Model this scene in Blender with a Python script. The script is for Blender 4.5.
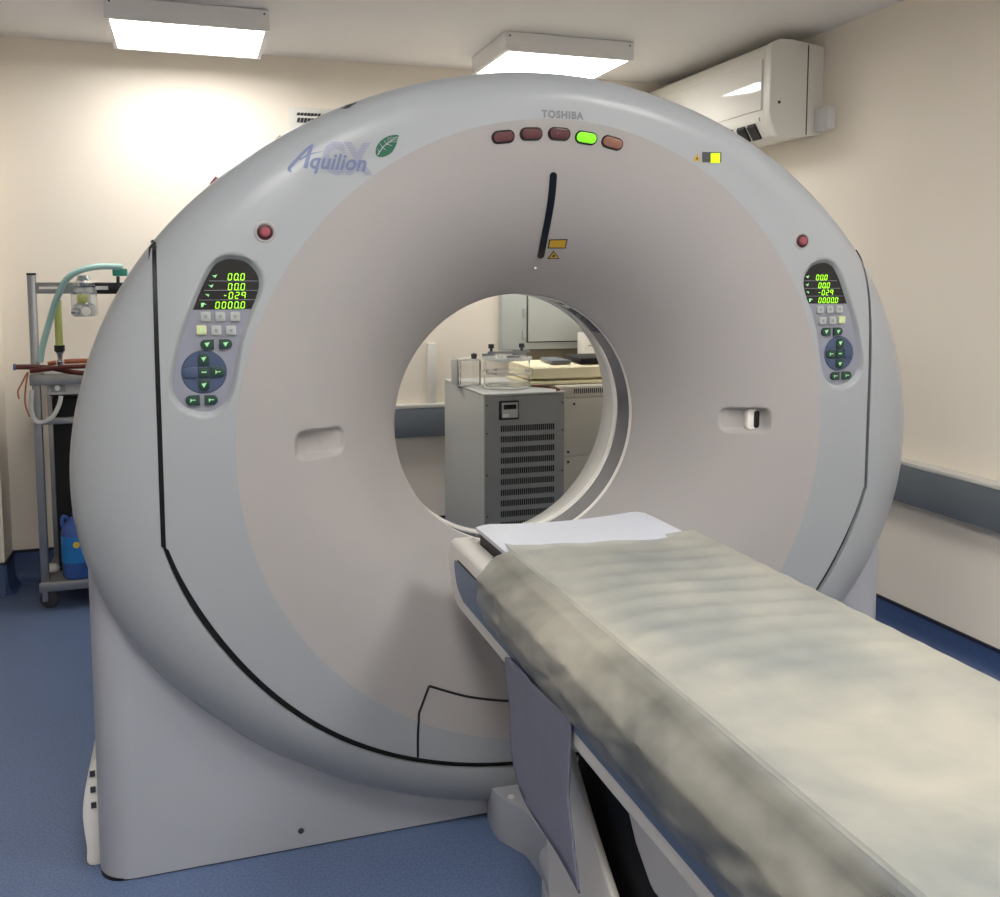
import bpy, bmesh, math, random
import numpy as np
from mathutils import Vector, noise
PI = math.pi
random.seed(4)
for o in list(bpy.data.objects): bpy.data.objects.remove(o)
S = bpy.context.scene
C = S.collection

# ---------------------------------------------------------------- camera
CAM_H = 1.43
FPX, PX, PY = 936.0, 500.0, 368.0                  # focal length and principal point in pixels of the 1000x897 frame
YAW = math.radians(18.3); PITCH = math.atan(88 / 936)
cd = bpy.data.cameras.new('camera'); cam = bpy.data.objects.new('camera', cd); C.objects.link(cam)
cam.location = (0, 0, CAM_H); cam.rotation_euler = (PI / 2 - PITCH, 0, -YAW)
cd.sensor_width = 36; cd.sensor_fit = 'HORIZONTAL'; cd.lens = 36 * FPX / 1000
cd.shift_y = -(448.5 - PY) / 1000; cd.clip_start = .02
S.camera = cam

# ---------------------------------------------------------------- world, exposure
w = bpy.data.worlds.new('world'); S.world = w; w.use_nodes = True
w.node_tree.nodes['Background'].inputs[0].default_value = (.9, .95, 1, 1)
w.node_tree.nodes['Background'].inputs[1].default_value = .05
S.view_settings.view_transform = 'Standard'; S.view_settings.look = 'None'
S.view_settings.gamma = 1; S.view_settings.use_curve_mapping = False
S.view_settings.exposure = 0.08
LAMP_REAR = 14.5; LAMP_FRONT = 26.0      # radiance of the ceiling panels

# ---------------------------------------------------------------- where things stand
CEIL = 2.532; WR = 2.72; WB = 4.85; WL = -2.0; WF = -2.3
CX = .883; CZ = 1.03; F = 2.194                      # gantry axis and front plane
BASE_Y = 2.284; REAR = 2.90

def _axes():
    fw = np.array([math.sin(YAW) * math.cos(PITCH), math.cos(YAW) * math.cos(PITCH), -math.sin(PITCH)])
    r = np.array([math.cos(YAW), -math.sin(YAW), 0]); return r, np.cross(r, fw), fw
def sight(x, y):
    r, u, fw = _axes(); return fw + r * (x - PX) / FPX - u * (y - PY) / FPX
def aty(x, y, Y):
    d = sight(x, y); return Vector(np.array([0, 0, CAM_H]) + d * (Y / d[1]))
def atz(x, y, Z):
    d = sight(x, y); return Vector(np.array([0, 0, CAM_H]) + d * ((Z - CAM_H) / d[2]))
def atx(x, y, X):
    d = sight(x, y); return Vector(np.array([0, 0, CAM_H]) + d * (X / d[0]))

# ---------------------------------------------------------------- materials
def lin(c):
    return tuple(((v / 255) / 12.92 if v / 255 <= .04045 else ((v / 255 + .055) / 1.055) ** 2.4) for v in c) + (1,)
def mat(name, rgb, rough=.5, metal=0, bump=0, bscale=60, var=0, vscale=3, emit=0, alpha=1, trans=0, coat=0, ior=1.45):
    m = bpy.data.materials.new(name); m.use_nodes = True
    nt = m.node_tree; b = nt.nodes['Principled BSDF']
    col = lin(rgb)
    b.inputs['Base Color'].default_value = col; b.inputs['Roughness'].default_value = rough
    b.inputs['Metallic'].default_value = metal; b.inputs['IOR'].default_value = ior
    b.inputs['Transmission Weight'].default_value = trans; b.inputs['Alpha'].default_value = alpha
    b.inputs['Coat Weight'].default_value = coat
    if emit:
        b.inputs['Emission Color'].default_value = col; b.inputs['Emission Strength'].default_value = emit
    tc = nt.nodes.new('ShaderNodeTexCoord')
    if var:
        n = nt.nodes.new('ShaderNodeTexNoise'); n.inputs['Scale'].default_value = vscale; n.inputs['Detail'].default_value = 4
        nt.links.new(tc.outputs['Object'], n.inputs['Vector'])
        r = nt.nodes.new('ShaderNodeValToRGB')
        r.color_ramp.elements[0].position = .3; r.color_ramp.elements[1].position = .7
        r.color_ramp.elements[0].color = tuple(max(0, v * (1 - var)) for v in col[:3]) + (1,)
        r.color_ramp.elements[1].color = tuple(min(1, v * (1 + var)) for v in col[:3]) + (1,)
        nt.links.new(n.outputs['Fac'], r.inputs['Fac']); nt.links.new(r.outputs['Color'], b.inputs['Base Color'])
    if bump:
        n = nt.nodes.new('ShaderNodeTexNoise'); n.inputs['Scale'].default_value = bscale; n.inputs['Detail'].default_value = 3
        nt.links.new(tc.outputs['Object'], n.inputs['Vector'])
        bp = nt.nodes.new('ShaderNodeBump'); bp.inputs['Strength'].default_value = bump; bp.inputs['Distance'].default_value = .01
        nt.links.new(n.outputs['Fac'], bp.inputs['Height']); nt.links.new(bp.outputs['Normal'], b.inputs['Normal'])
    return m
M = {}
M['wall'] = mat('cream_wall_paint', (246, 237, 222), .6, bump=.05, bscale=120, var=.015, vscale=2)
M['wall_low'] = mat('lower_wall_paint', (225, 217, 205), .6, bump=.05, bscale=120, var=.015, vscale=2)
M['ceil'] = mat('ceiling_paint', (246, 243, 240), .8, bump=.05, bscale=90, var=.01)
M['coving'] = mat('navy_vinyl_coving', (62, 82, 124), .35, var=.05, vscale=30)
M['coving_top'] = mat('coving_seal', (30, 34, 48), .5)
M['grey'] = mat('gantry_grey_plastic', (159, 163, 166), .32, bump=.04, bscale=500, var=.012, vscale=2)
M['bowl'] = mat('gantry_warm_plastic', (165, 161, 159), .38, bump=.04, bscale=500, var=.012, vscale=2)
M['base'] = mat('gantry_base_plastic', (172, 175, 182), .38, bump=.04, bscale=500, var=.012, vscale=2)
M['white'] = mat('white_plastic', (232, 229, 222), .35, bump=.02, bscale=300)
M['beam'] = mat('table_white_plastic', (222, 218, 210), .35, bump=.02, bscale=300)
M['black'] = mat('black_rubber', (16, 16, 18), .5, bump=.05, bscale=200)
M['gloss_black'] = mat('black_glass', (14, 17, 22), .12, var=.05)
M['window'] = mat('dark_bore_window', (88, 92, 100), .06, var=.1, coat=.5)
M['liner'] = mat('bore_liner_plastic', (205, 203, 198), .3, bump=.02, bscale=300)
M['panelgrey'] = mat('panel_grey', (138, 140, 152), .4, var=.03, vscale=30)
M['dial'] = mat('panel_blue', (66, 80, 108), .4, var=.03, vscale=30)
M['keygreen'] = mat('dark_green_key', (36, 62, 56), .35, var=.05, vscale=60)
M['keygrey'] = mat('light_key', (165, 170, 165), .4, var=.03, vscale=60)
M['keyyellow'] = mat('lit_key', (205, 208, 160), .4, var=.05, vscale=60)
M['glyph'] = mat('green_symbol', (150, 215, 150), .5, emit=.2, var=.02)
M['digit'] = mat('led_digit', (165, 250, 40), .5, emit=.8)
M['greenlamp'] = mat('lit_green_lamp', (130, 240, 40), .3, emit=.45)
M['limelamp'] = mat('lit_lime_lamp', (205, 250, 20), .3, emit=.55)
M['redbtn'] = mat('red_button', (150, 74, 84), .35, var=.04, vscale=60)
M['darkred'] = mat('dark_red_ring', (66, 26, 30), .4, var=.04, vscale=60)
M['maroon'] = mat('maroon_lens', (92, 56, 58), .18, var=.1, vscale=60)
M['brownlens'] = mat('brown_lens', (140, 98, 84), .22, var=.1, vscale=60)
M['label'] = mat('amber_label', (190, 150, 40), .5, var=.08, vscale=150)
M['labelink'] = mat('label_ink', (40, 30, 16), .6)
M['logoblue'] = mat('slate_blue_ink', (108, 118, 152), .5, var=.02)
M['logopale'] = mat('pale_blue_ink', (142, 145, 165), .5, var=.02)
M['logogrey'] = mat('grey_ink', (120, 121, 124), .5, var=.02)
M['leaf'] = mat('leaf_green_ink', (24, 92, 66), .5, var=.04, vscale=40)
M['slate'] = mat('blue_grey_rail', (108, 115, 122), .4, var=.04, vscale=6)
M['railtop'] = mat('pale_rail_top', (205, 203, 196), .45, var=.02)
M['bluestrip'] = mat('slate_blue_strip', (92, 108, 134), .4, var=.03, vscale=10)
M['lamp_body'] = mat('white_enamel', (236, 235, 234), .35, bump=.01)
M['ac'] = mat('white_air_conditioner_plastic', (238, 236, 228), .35, bump=.01)
M['acgloss'] = mat('glossy_front_panel', (236, 234, 226), .08, bump=.004, bscale=8, coat=.6)
M['chrome'] = mat('polished_metal', (205, 208, 210), .2, metal=1, var=.05, vscale=20)
M['steel'] = mat('brushed_steel', (158, 160, 162), .38, metal=.85, var=.05, vscale=20)
M['cabgrey'] = mat('grey_enamel', (190, 191, 186), .45, bump=.02, var=.02, vscale=8)
M['cabgrey2'] = mat('darker_grey_enamel', (150, 151, 150), .45, bump=.02, var=.02, vscale=8)
M['cabcream'] = mat('cream_enamel', (218, 213, 198), .45, bump=.02, var=.02, vscale=8)
M['cabpale'] = mat('pale_green_grey_enamel', (206, 211, 206), .4, bump=.02, var=.02, vscale=8)
M['brown'] = mat('brown_grey_board', (150, 138, 116), .6, var=.03, vscale=8)
M['foam'] = mat('yellow_foam', (255, 243, 206), .7, bump=.15, bscale=40, var=.03, vscale=10)
M['acrylic'] = mat('clear_acrylic', (255, 255, 255), .04, trans=.97, ior=1.2)
M['water'] = mat('cloudy_clear_plastic', (248, 252, 252), .12, trans=.75, ior=1.25)
M['mattress'] = mat('white_vinyl', (203, 207, 216), .4, bump=.08, bscale=25, var=.01)
M['flap'] = mat('slate_violet_fabric', (112, 114, 130), .7, bump=.25, bscale=12, var=.07, vscale=9)
M['hose_brown'] = mat('dark_red_hose', (96, 44, 34), .35, var=.2, vscale=40)
M['hose_orange'] = mat('orange_hose', (186, 110, 74), .4, var=.1, vscale=40)
M['hose_white'] = mat('white_tube', (220, 220, 214), .4, var=.03)
M['teal'] = mat('teal_plastic', (58, 160, 138), .4, var=.05)
M['tealhose'] = mat('pale_teal_tube', (176, 218, 212), .3, var=.05, vscale=60, alpha=.85)
M['flow'] = mat('yellow_green_flow_tube', (196, 204, 120), .2, var=.05, vscale=40)
M['bottle'] = mat('blue_bottle_plastic', (64, 96, 170), .15, var=.06, vscale=20)
M['botlabel'] = mat('bright_blue_label', (40, 130, 205), .4, var=.08, vscale=25)
M['yellow'] = mat('yellow_badge', (226, 200, 70), .5, var=.05)
M['dark'] = mat('dark_fabric', (22, 22, 24), .7, bump=.1, bscale=30)
M['darkgrey'] = mat('dark_grey_plastic', (60, 62, 66), .45, var=.04)
M['paper'] = mat('white_paper', (228, 226, 218), .7, var=.02)

def ribbed(name, rgb, axis_scale):
    m = mat(name, rgb, .35, alpha=.9); nt = m.node_tree; b = nt.nodes['Principled BSDF']
    tc = nt.nodes.new('ShaderNodeTexCoord'); wv = nt.nodes.new('ShaderNodeTexWave'); wv.inputs['Scale'].default_value = axis_scale
    wv.bands_direction = 'DIAGONAL'
    bp = nt.nodes.new('ShaderNodeBump'); bp.inputs['Strength'].default_value = .6
    nt.links.new(tc.outputs['Object'], wv.inputs['Vector']); nt.links.new(wv.outputs['Fac'], bp.inputs['Height'])
    nt.links.new(bp.outputs['Normal'], b.inputs['Normal']); return m
M['ribhose'] = ribbed('ribbed_teal_hose', (182, 222, 216), 60)

def floor_mat():
    m = mat('blue_speckled_vinyl', (86, 108, 150), .42); nt = m.node_tree; b = nt.nodes['Principled BSDF']
    tc = nt.nodes.new('ShaderNodeTexCoord')
    a = nt.nodes.new('ShaderNodeTexNoise'); a.inputs['Scale'].default_value = 160; a.inputs['Detail'].default_value = 2
    c = nt.nodes.new('ShaderNodeTexNoise'); c.inputs['Scale'].default_value = 2.2; c.inputs['Detail'].default_value = 3
    for n in (a, c): nt.links.new(tc.outputs['Object'], n.inputs['Vector'])
    r = nt.nodes.new('ShaderNodeValToRGB'); r.color_ramp.elements[0].position = .35; r.color_ramp.elements[1].position = .65
    r.color_ramp.elements[0].color = lin((92, 111, 148)); r.color_ramp.elements[1].color = lin((112, 130, 166))
    nt.links.new(a.outputs['Fac'], r.inputs['Fac'])
    mx = nt.nodes.new('ShaderNodeMixRGB'); mx.blend_type = 'MULTIPLY'; mx.inputs['Fac'].default_value = .25
    nt.links.new(r.outputs['Color'], mx.inputs[1]); nt.links.new(c.outputs['Color'], mx.inputs[2])
    # grey down the coloured noise
    bw = nt.nodes.new('ShaderNodeRGBToBW'); nt.links.new(c.outputs['Color'], bw.inputs[0]); nt.links.new(bw.outputs[0], mx.inputs[2])
    nt.links.new(mx.outputs[0], b.inputs['Base Color'])
    bp = nt.nodes.new('ShaderNodeBump'); bp.inputs['Strength'].default_value = .05; bp.inputs['Distance'].default_value = .005
    nt.links.new(a.outputs['Fac'], bp.inputs['Height']); nt.links.new(bp.outputs['Normal'], b.inputs['Normal'])
    return m
M['floor'] = floor_mat()

def film_mat(name, dark, light, a0, a1, sc):
    """cloudy polythene cover: part lets the surface below through, part milky"""
    m = bpy.data.materials.new(name); m.use_nodes = True; nt = m.node_tree; b = nt.nodes['Principled BSDF']
    b.inputs['Roughness'].default_value = .34
    tc = nt.nodes.new('ShaderNodeTexCoord')
    n = nt.nodes.new('ShaderNodeTexNoise'); n.inputs['Scale'].default_value = sc; n.inputs['Detail'].default_value = 4
    nt.links.new(tc.outputs['Object'], n.inputs['Vector'])
    r = nt.nodes.new('ShaderNodeValToRGB'); r.color_ramp.elements[0].position = .35; r.color_ramp.elements[1].position = .68
    r.color_ramp.elements[0].color = lin(dark); r.color_ramp.elements[1].color = lin(light)
    nt.links.new(n.outputs['Fac'], r.inputs['Fac']); nt.links.new(r.outputs['Color'], b.inputs['Base Color'])
    r2 = nt.nodes.new('ShaderNodeMapRange'); r2.inputs['From Min'].default_value = .3; r2.inputs['From Max'].default_value = .7
    r2.inputs['To Min'].default_value = a0; r2.inputs['To Max'].default_value = a1
    nt.links.new(n.outputs['Fac'], r2.inputs['Value']); nt.links.new(r2.outputs['Result'], b.inputs['Alpha'])
    n2 = nt.nodes.new('ShaderNodeTexNoise'); n2.inputs['Scale'].default_value = 14; n2.inputs['Detail'].default_value = 3
    nt.links.new(tc.outputs['Object'], n2.inputs['Vector'])
    bp = nt.nodes.new('ShaderNodeBump'); bp.inputs['Strength'].default_value = .25; bp.inputs['Distance'].default_value = .01
    nt.links.new(n2.outputs['Fac'], bp.inputs['Height']); nt.links.new(bp.outputs['Normal'], b.inputs['Normal'])
    return m
M['film'] = film_mat('cloudy_polythene', (146, 149, 141), (184, 180, 165), .66, .86, 3.5)
M['film_shaded'] = film_mat('shade_toned_polythene', (84, 88, 85), (172, 168, 154), .60, .82, 3.2)  # same single film, coloured greyer for the shade behind it
def lamp_mat(name, power):
    m = bpy.data.materials.new(name); m.use_nodes = True; nt = m.node_tree; nt.nodes.clear()
    o = nt.nodes.new('ShaderNodeOutputMaterial'); e = nt.nodes.new('ShaderNodeEmission')
    e.inputs[0].default_value = (1, .98, .955, 1); e.inputs[1].default_value = power
    nt.links.new(e.outputs[0], o.inputs[0]); return m
M['lamp'] = lamp_mat('lit_diffuser', LAMP_REAR); M['lamp_front'] = lamp_mat('lit_diffuser_bright', LAMP_FRONT)

# ---------------------------------------------------------------- mesh helpers
class MB:
    def __init__(s): s.v = []; s.f = []
    def add(s, vs, fs):
        b = len(s.v); s.v += [tuple(v) for v in vs]; s.f += [tuple(i + b for i in f) for f in fs]; return s
    def box(s, x0, x1, y0, y1, z0, z1):
        x0, x1 = sorted((x0, x1)); y0, y1 = sorted((y0, y1)); z0, z1 = sorted((z0, z1))
        v = [(x, y, z) for z in (z0, z1) for y in (y0, y1) for x in (x0, x1)]
        return s.add(v, [(0, 2, 3, 1), (4, 5, 7, 6), (0, 1, 5, 4), (2, 6, 7, 3), (0, 4, 6, 2), (1, 3, 7, 5)])
    def prism(s, pts, a0, a1, axis='y'):
        """outline pts extruded along an axis: y -> pts are (x,z); x -> (y,z); z -> (x,y)"""
        def P(p, a): return {'y': (p[0], a, p[1]), 'x': (a, p[0], p[1]), 'z': (p[0], p[1], a)}[axis]
        n = len(pts); v = [P(p, a0) for p in pts] + [P(p, a1) for p in pts]
        f = [tuple(range(n)), tuple(reversed(range(n, 2 * n)))] + [(i, i + n, (i + 1) % n + n, (i + 1) % n) for i in range(n)]
        return s.add(v, f)
    def grid(s, P, wrap_u=False, wrap_v=False):
        nu = len(P); nv = len(P[0]); v = [p for row in P for p in row]; f = []
        for i in range(nu if wrap_u else nu - 1):
            for j in range(nv if wrap_v else nv - 1):
                f.append((i * nv + j, ((i + 1) % nu) * nv + j, ((i + 1) % nu) * nv + (j + 1) % nv, i * nv + (j + 1) % nv))
        return s.add(v, f)
    def tube(s, pts, r, n=12, cap=True):
        pts = [Vector(p) for p in pts]; rs = r if isinstance(r, (list, tuple)) else [r] * len(pts)
        rows = []; up = None
        for i, p in enumerate(pts):
            t = (pts[min(i + 1, len(pts) - 1)] - pts[max(i - 1, 0)]).normalized()
            if up is None:
                up = Vector((0, 0, 1)) if abs(t.z) < .9 else Vector((1, 0, 0))
            a = t.cross(up).normalized(); up = a.cross(t).normalized()
            rows.append([p + (a * math.cos(2 * PI * k / n) + up * math.sin(2 * PI * k / n)) * rs[i] for k in range(n)])
        b = len(s.v); s.grid(rows, wrap_v=True)
        if cap:
            s.f.append(tuple(b + k for k in range(n))); s.f.append(tuple(b + (len(pts) - 1) * n + k for k in reversed(range(n))))
        return s
    def lathe(s, prof, o, n=40, axis='z'):
        rows = []
        for k in range(n):
            c, d = math.cos(2 * PI * k / n), math.sin(2 * PI * k / n)
            rows.append([{'z': (o[0] + r * c, o[1] + r * d, o[2] + h), 'y': (o[0] + r * c, o[1] + h, o[2] + r * d), 'x': (o[0] + h, o[1] + r * c, o[2] + r * d)}[axis] for r, h in prof])
        return s.grid(rows, wrap_u=True)
def smooth_path(pts, n=8, closed=False):
    P = [np.array(p, float) for p in pts]; out = []; N = len(P)
    for i in range(N if closed else N - 1):
        g = (lambda k: P[k % N]) if closed else (lambda k: P[min(max(k, 0), N - 1)])
        a, b, c, d = g(i - 1), g(i), g(i + 1), g(i + 2)
        for k in range(n):
            t = k / n; out.append(tuple(.5 * (2 * b + (c - a) * t + (2 * a - 5 * b + 4 * c - d) * t * t + (3 * b - a - 3 * c + d) * t ** 3)))
    if not closed: out.append(tuple(P[-1]))
    return out
def rrect(x0, x1, z0, z1, r, n=6):
    out = []
    for cx, cz, a in ((x1 - r, z1 - r, 0), (x0 + r, z1 - r, 90), (x0 + r, z0 + r, 180), (x1 - r, z0 + r, 270)):
        for k in range(n + 1):
            t = math.radians(a + 90 * k / n); out.append((cx + r * math.cos(t), cz + r * math.sin(t)))
    return out
WLOC = {}
def thing(name, label, cat, loc, group=None):
    o = bpy.data.objects.new(name, None); C.objects.link(o); o.location = loc; o.empty_display_size = .1
    o['label'] = label; o['category'] = cat
    if group: o['group'] = group
    WLOC[o] = Vector(loc); return o
def obj(name, mb, m, parent=None, label=None, cat=None, group=None, kind=None, bevel=0, seg=2, smooth=True, ang=35, weld=True, normals=True):
    me = bpy.data.meshes.new(name); me.from_pydata(mb.v, [], mb.f)
    bm = bmesh.new(); bm.from_mesh(me)
    if weld: bmesh.ops.remove_doubles(bm, verts=bm.verts, dist=1e-5)
    if normals: bmesh.ops.recalc_face_normals(bm, faces=bm.faces)
    if bevel:
        ed = [e for e in bm.edges if len(e.link_faces) == 2 and e.calc_face_angle(0) > math.radians(30)]
        bmesh.ops.bevel(bm, geom=ed, offset=bevel, segments=seg, affect='EDGES', profile=.5, clamp_overlap=True)
    bm.to_mesh(me); bm.free()
    V = np.array([v.co for v in me.vertices]); c = (V.min(0) + V.max(0)) / 2
    if parent is None: c[2] = V[:, 2].min()
    me.vertices.foreach_set('co', (V - c).ravel()); me.update()
    if smooth:
        me.shade_smooth(); me.set_sharp_from_angle(angle=math.radians(ang))
    mm = M[m] if isinstance(m, str) else m
    me.materials.append(mm)
    o = bpy.data.objects.new(name, me); C.objects.link(o)
    WLOC[o] = Vector(c)
    if parent: o.parent = parent; o.location = Vector(c) - WLOC[parent]
    else: o.location = c
    if label: o['label'] = label
    if cat: o['category'] = cat
    if group: o['group'] = group
    if kind: o['kind'] = kind
    return o
def struct(name, mb, m, **k): return obj(name, mb, m, kind='structure', **k)
def tag(o, label, cat, group=None):
    o['label'] = label; o['category'] = cat
    if group: o['group'] = group
    return o
def copy_tree(o, delta, label=None, parent=None):
    c = o.copy(); C.objects.link(c)
    if parent: c.parent = parent
    else:
        c.location = o.location + Vector(delta); WLOC[c] = WLOC[o] + Vector(delta)
        if label: c['label'] = label
    for ch in list(o.children):
        copy_tree(ch, (0, 0, 0), None, c)
    return c

# ================================================================ THE ROOM
T = .12
struct('floor', MB().box(WL - T, WR + T, WF - T, WB + T, -.1, 0), 'floor')
struct('ceiling', MB().box(WL - T, WR + T, WF - T, WB + T, CEIL, CEIL + .1), 'ceil')
struct('wall_back', MB().box(WL, WR, WB, WB + T, 0, CEIL), 'wall')
struct('wall_right', MB().box(WR, WR + T, WF - T, WB + T, 0, CEIL), 'wall')
struct('wall_left', MB().box(WL - T, WL, WF - T, WB + T, 0, CEIL), 'wall')
struct('wall_front', MB().box(WL, WR, WF - T, WF, 0, CEIL), 'wall')
pc = atz(5, 565, .14)
struct('wall_pier', MB().box(WL, pc.x, pc.y, WB, 0, CEIL), 'wall')
# coved navy skirting
def coving(name, a, b, nx, ny, h=.1):
    prof = [(0, h), (.006, h), (.008, .05), (.016, .022), (.034, .004), (.04, 0), (0, 0)]
    rows = []
    for p in (a, b): rows.append([(p[0] + nx * d, p[1] + ny * d, z) for d, z in prof])
    m = MB().grid(rows, wrap_v=True); n = len(prof); m.f += [tuple(range(n)), tuple(range(n, 2 * n))]
    o = struct(name, m, 'coving')
    t = MB().grid([[(p[0] + nx * d, p[1] + ny * d, z) for d, z in ((0, h), (.009, h), (.009, h + .012), (0, h + .012))] for p in (a, b)], wrap_v=True)
    t.f += [(0, 1, 2, 3), (4, 5, 6, 7)]
    obj('coving_seal', t, 'coving_top', o)
coving('baseboard_right', (WR, WF), (WR, WB), -1, 0)
coving('baseboard_back', (pc.x, WB), (WR, WB), 0, -1, .14)
coving('baseboard_pier', (WL, pc.y), (pc.x, pc.y), 0, -1, .14)
coving('baseboard_pier_side', (pc.x, pc.y), (pc.x, WB), 1, 0, .14)
coving('baseboard_left', (WL, WF), (WL, pc.y), 1, 0, .14)
coving('baseboard_front', (WL, WF), (WR, WF), 0, 1)
# service rail on the right and back walls
def rail(name, x0, x1, y0, y1):
    o = struct(name, MB().box(x0, x1, y0, y1, .55, .70), 'slate', bevel=.004)
    return o
struct('trim_right_rail', MB().box(WR - .06, WR, WF + .02, WB, .55, .70), 'slate', bevel=.003)
struct('trim_right_rail_top', MB().box(WR - .062, WR, WF + .02, WB, .70, .716), 'railtop', bevel=.002)
struct('trim_back_rail', MB().box(.2, WR - .06, WB - .06, WB, .602, .755), 'slate', bevel=.003)
struct('trim_back_rail_top', MB().box(.2, WR - .06, WB - .062, WB, .755, .774), 'railtop', bevel=.002)
q = aty(431, 345, WB)
struct('trim_cable_duct', MB().box(q.x - .022, q.x + .022, WB - .025, WB, .774, q.z + .01), 'white', bevel=.003)
# wall plate by the ceiling, back wall
q0 = aty(289, 107, WB); q1 = aty(335, 128, WB)
pl = thing('wall_plate', 'small white plate with dark slotted pattern high on the back wall, half behind the scanner', 'wall plate', (q0.x + .1, WB - .01, q1.z))
obj('plate', MB().box(q0.x, q1.x, WB - .018, WB, q1.z - .03, q0.z), 'paper', pl, bevel=.003)
g = MB()
a0 = aty(296, 113, WB); a1 = aty(320, 117, WB)
for k in range(7):
    x = a0.x + (a1.x - a0.x) * k / 7; g.prism([(x, a1.z), (x + .014, a1.z), (x + .02, a0.z), (x + .006, a0.z)], WB - .021, WB - .017)
    g.prism([(x, a1.z - .035), (x + .014, a1.z - .035), (x + .02, a1.z - .012), (x + .006, a1.z - .012)], WB - .021, WB - .017)
obj('slots', g, 'darkgrey', pl)

# ---------------------------------------------------------------- ceiling lights
def ceiling_light(x0, x1, y0, y1, label, lm='lamp'):
    z0 = CEIL - .085
    t = thing('ceiling_light', label, 'ceiling light', ((x0 + x1) / 2, (y0 + y1) / 2, z0), 'square surface-mounted ceiling lights')
    fr = MB(); e = .018
    fr.box(x0, x1, y0, y0 + e, z0, CEIL - .003).box(x0, x1, y1 - e, y1, z0, CEIL - .003)
    fr.box(x0, x0 + e, y0 + e, y1 - e, z0, CEIL - .003).box(x1 - e, x1, y0 + e, y1 - e, z0, CEIL - .003)
    fr.box(x0 + e, x1 - e, y0 + e, y1 - e, z0 + .03, CEIL)
    obj('frame', fr, 'lamp_body', t)
    obj('diffuser', MB().box(x0 + e, x1 - e, y0 + e, y1 - e, z0 + .004, z0 + .012), lm, t)
    for x in (x0 + .02, x1 - .02):
        obj('screw', MB().lathe([(0, -.003), (.004, -.003), (.004, .002)], (x, y0, CEIL - .02), 10, 'y'), 'darkgrey', t)
    return t
L1 = (atz(104, 17.5, CEIL - .085), atz(269, 33, CEIL - .085)); yb = atz(254, 57, CEIL - .085).y
lx0, lx1, ly = L1[0].x, L1[1].x, L1[0].y
lamp1 = ceiling_light(lx0, lx1, ly, yb + .04, 'square white ceiling light over the left of the scanner, near the back wall')
DX = atz(503, 52, CEIL - .085).x - lx0
copy_tree(lamp1, (DX, 0, 0), 'square white ceiling light above the top of the scanner ring, beside the air conditioner')
for dx, dy, lb in ((0, -3.3, 'square white ceiling light in front of the scanner on the left, over the viewer'),
                   (DX, -3.3, 'square white ceiling light in front of the scanner, over the patient table'),
                   (0, -5.6, 'square white ceiling light at the rear left corner of the room'),
                   (DX, -5.6, 'square white ceiling light at the rear right corner of the room')):
    if dx == 0 and dy == -3.3: lamp2 = ceiling_light(lx0 + dx, lx1 + dx, ly + dy, yb + .04 + dy, lb, 'lamp_front')
    else: copy_tree(lamp2, (dx, dy + 3.3, 0), lb)

# ---------------------------------------------------------------- air conditioner on the right wall
ac = thing('air_conditioner', 'white split air conditioner high on the right wall above the scanner', 'air conditioner', (WR - .14, 4.2, 2.06))
def acp(s=0): return [(WR, 2.462), (2.56, 2.482), (2.49, 2.480), (2.456, 2.462), (2.446, 2.42), (2.445, 2.175), (2.455, 2.13), (2.49, 2.07), (2.53, 2.055), (WR, 2.085)]
prof = acp()
obj('body', MB().prism(prof, 3.66, 4.82), 'ac', ac, bevel=.004)
obj('end_cap', MB().prism([(x - (0 if x > 2.7 else .003), z + (.003 if z > 2.3 else -.003)) for x, z in prof], 3.615, 3.659), 'ac', ac, bevel=.005)
obj('front_panel', MB().box(2.437, 2.4445, 3.675, 4.80, 2.185, 2.405), 'acgloss', ac, bevel=.003)
obj('end_cap_seam', MB().box(2.632, 2.636, 3.612, 3.616, 2.075, 2.465), 'darkgrey', ac)
for (yy, zz) in ((3.614, 2.21),):
    obj('screw_cover', MB().lathe([(0, -.002), (.007, -.002), (.007, .003)], (2.49, yy, zz), 12, 'y'), 'darkgrey', ac)
for px_ in (757.5, 747, 735):
    y = atx(px_, 132, 2.465).y
    obj('air_outlet', MB().prism([(2.452, 2.135), (2.447, 2.122), (2.483, 2.066), (2.493, 2.072)], y, y + .062), 'black', ac)
obj('louvre', MB().prism([(2.449, 2.158), (2.443, 2.154), (2.450, 2.136), (2.456, 2.139)], 3.70, 4.78), 'ac', ac)
bk = obj('pipe_bracket', MB().box(WR - .045, WR, 3.52, 3.612, 2.092, 2.19), 'lamp_body', bevel=.004)
tag(bk, 'small white pipe cover on the right wall at the near end of the air conditioner', 'pipe cover')

# ================================================================ THE SCANNER
RO = [(-95, 1.0), (-81, 1.001), (-67, 1.008), (-51, 1.034), (-35, 1.085), (-23, 1.135), (-10, 1.163), (0, 1.155), (10, 1.132), (20, 1.103), (27, 1.076),
      (36, 1.038), (45, 1.005), (55, .972), (65, .948), (75, .932), (95, .921)]
RS = [(-95, .852), (-82, .855), (-69, .872), (-51, .906), (-40, .922), (-29, .938), (-17, .962), (-12, .955 / math.cos(math.radians(12)))]
def smooth_tab(tab):
    a = np.array(tab); x = np.arange(-90, 90.01, 1.); y = np.interp(x, a[:, 0], a[:, 1])
    k = np.exp(-.5 * (np.arange(-12, 13) / 4.) ** 2); k /= k.sum()
    yp = np.concatenate([y[12:0:-1], y, y[-2:-14:-1]]); return x, np.convolve(yp, k, 'valid')
_ro = smooth_tab(RO); _rs = smooth_tab(RS)
def fold(th):
    """angle from the horizontal, -90..90, the gantry being symmetric left and right"""
    return np.degrees(np.arctan2(np.sin(th), np.abs(np.cos(th))))
def Ro(th): return np.interp(fold(th), *_ro)
SEAM_TOP = 27.0
def Rs(th):
    a = fold(th); v = .955 / np.maximum(np.cos(np.radians(a)), .05)
    return np.where(a > -12, v, np.interp(a, *_rs))
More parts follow.
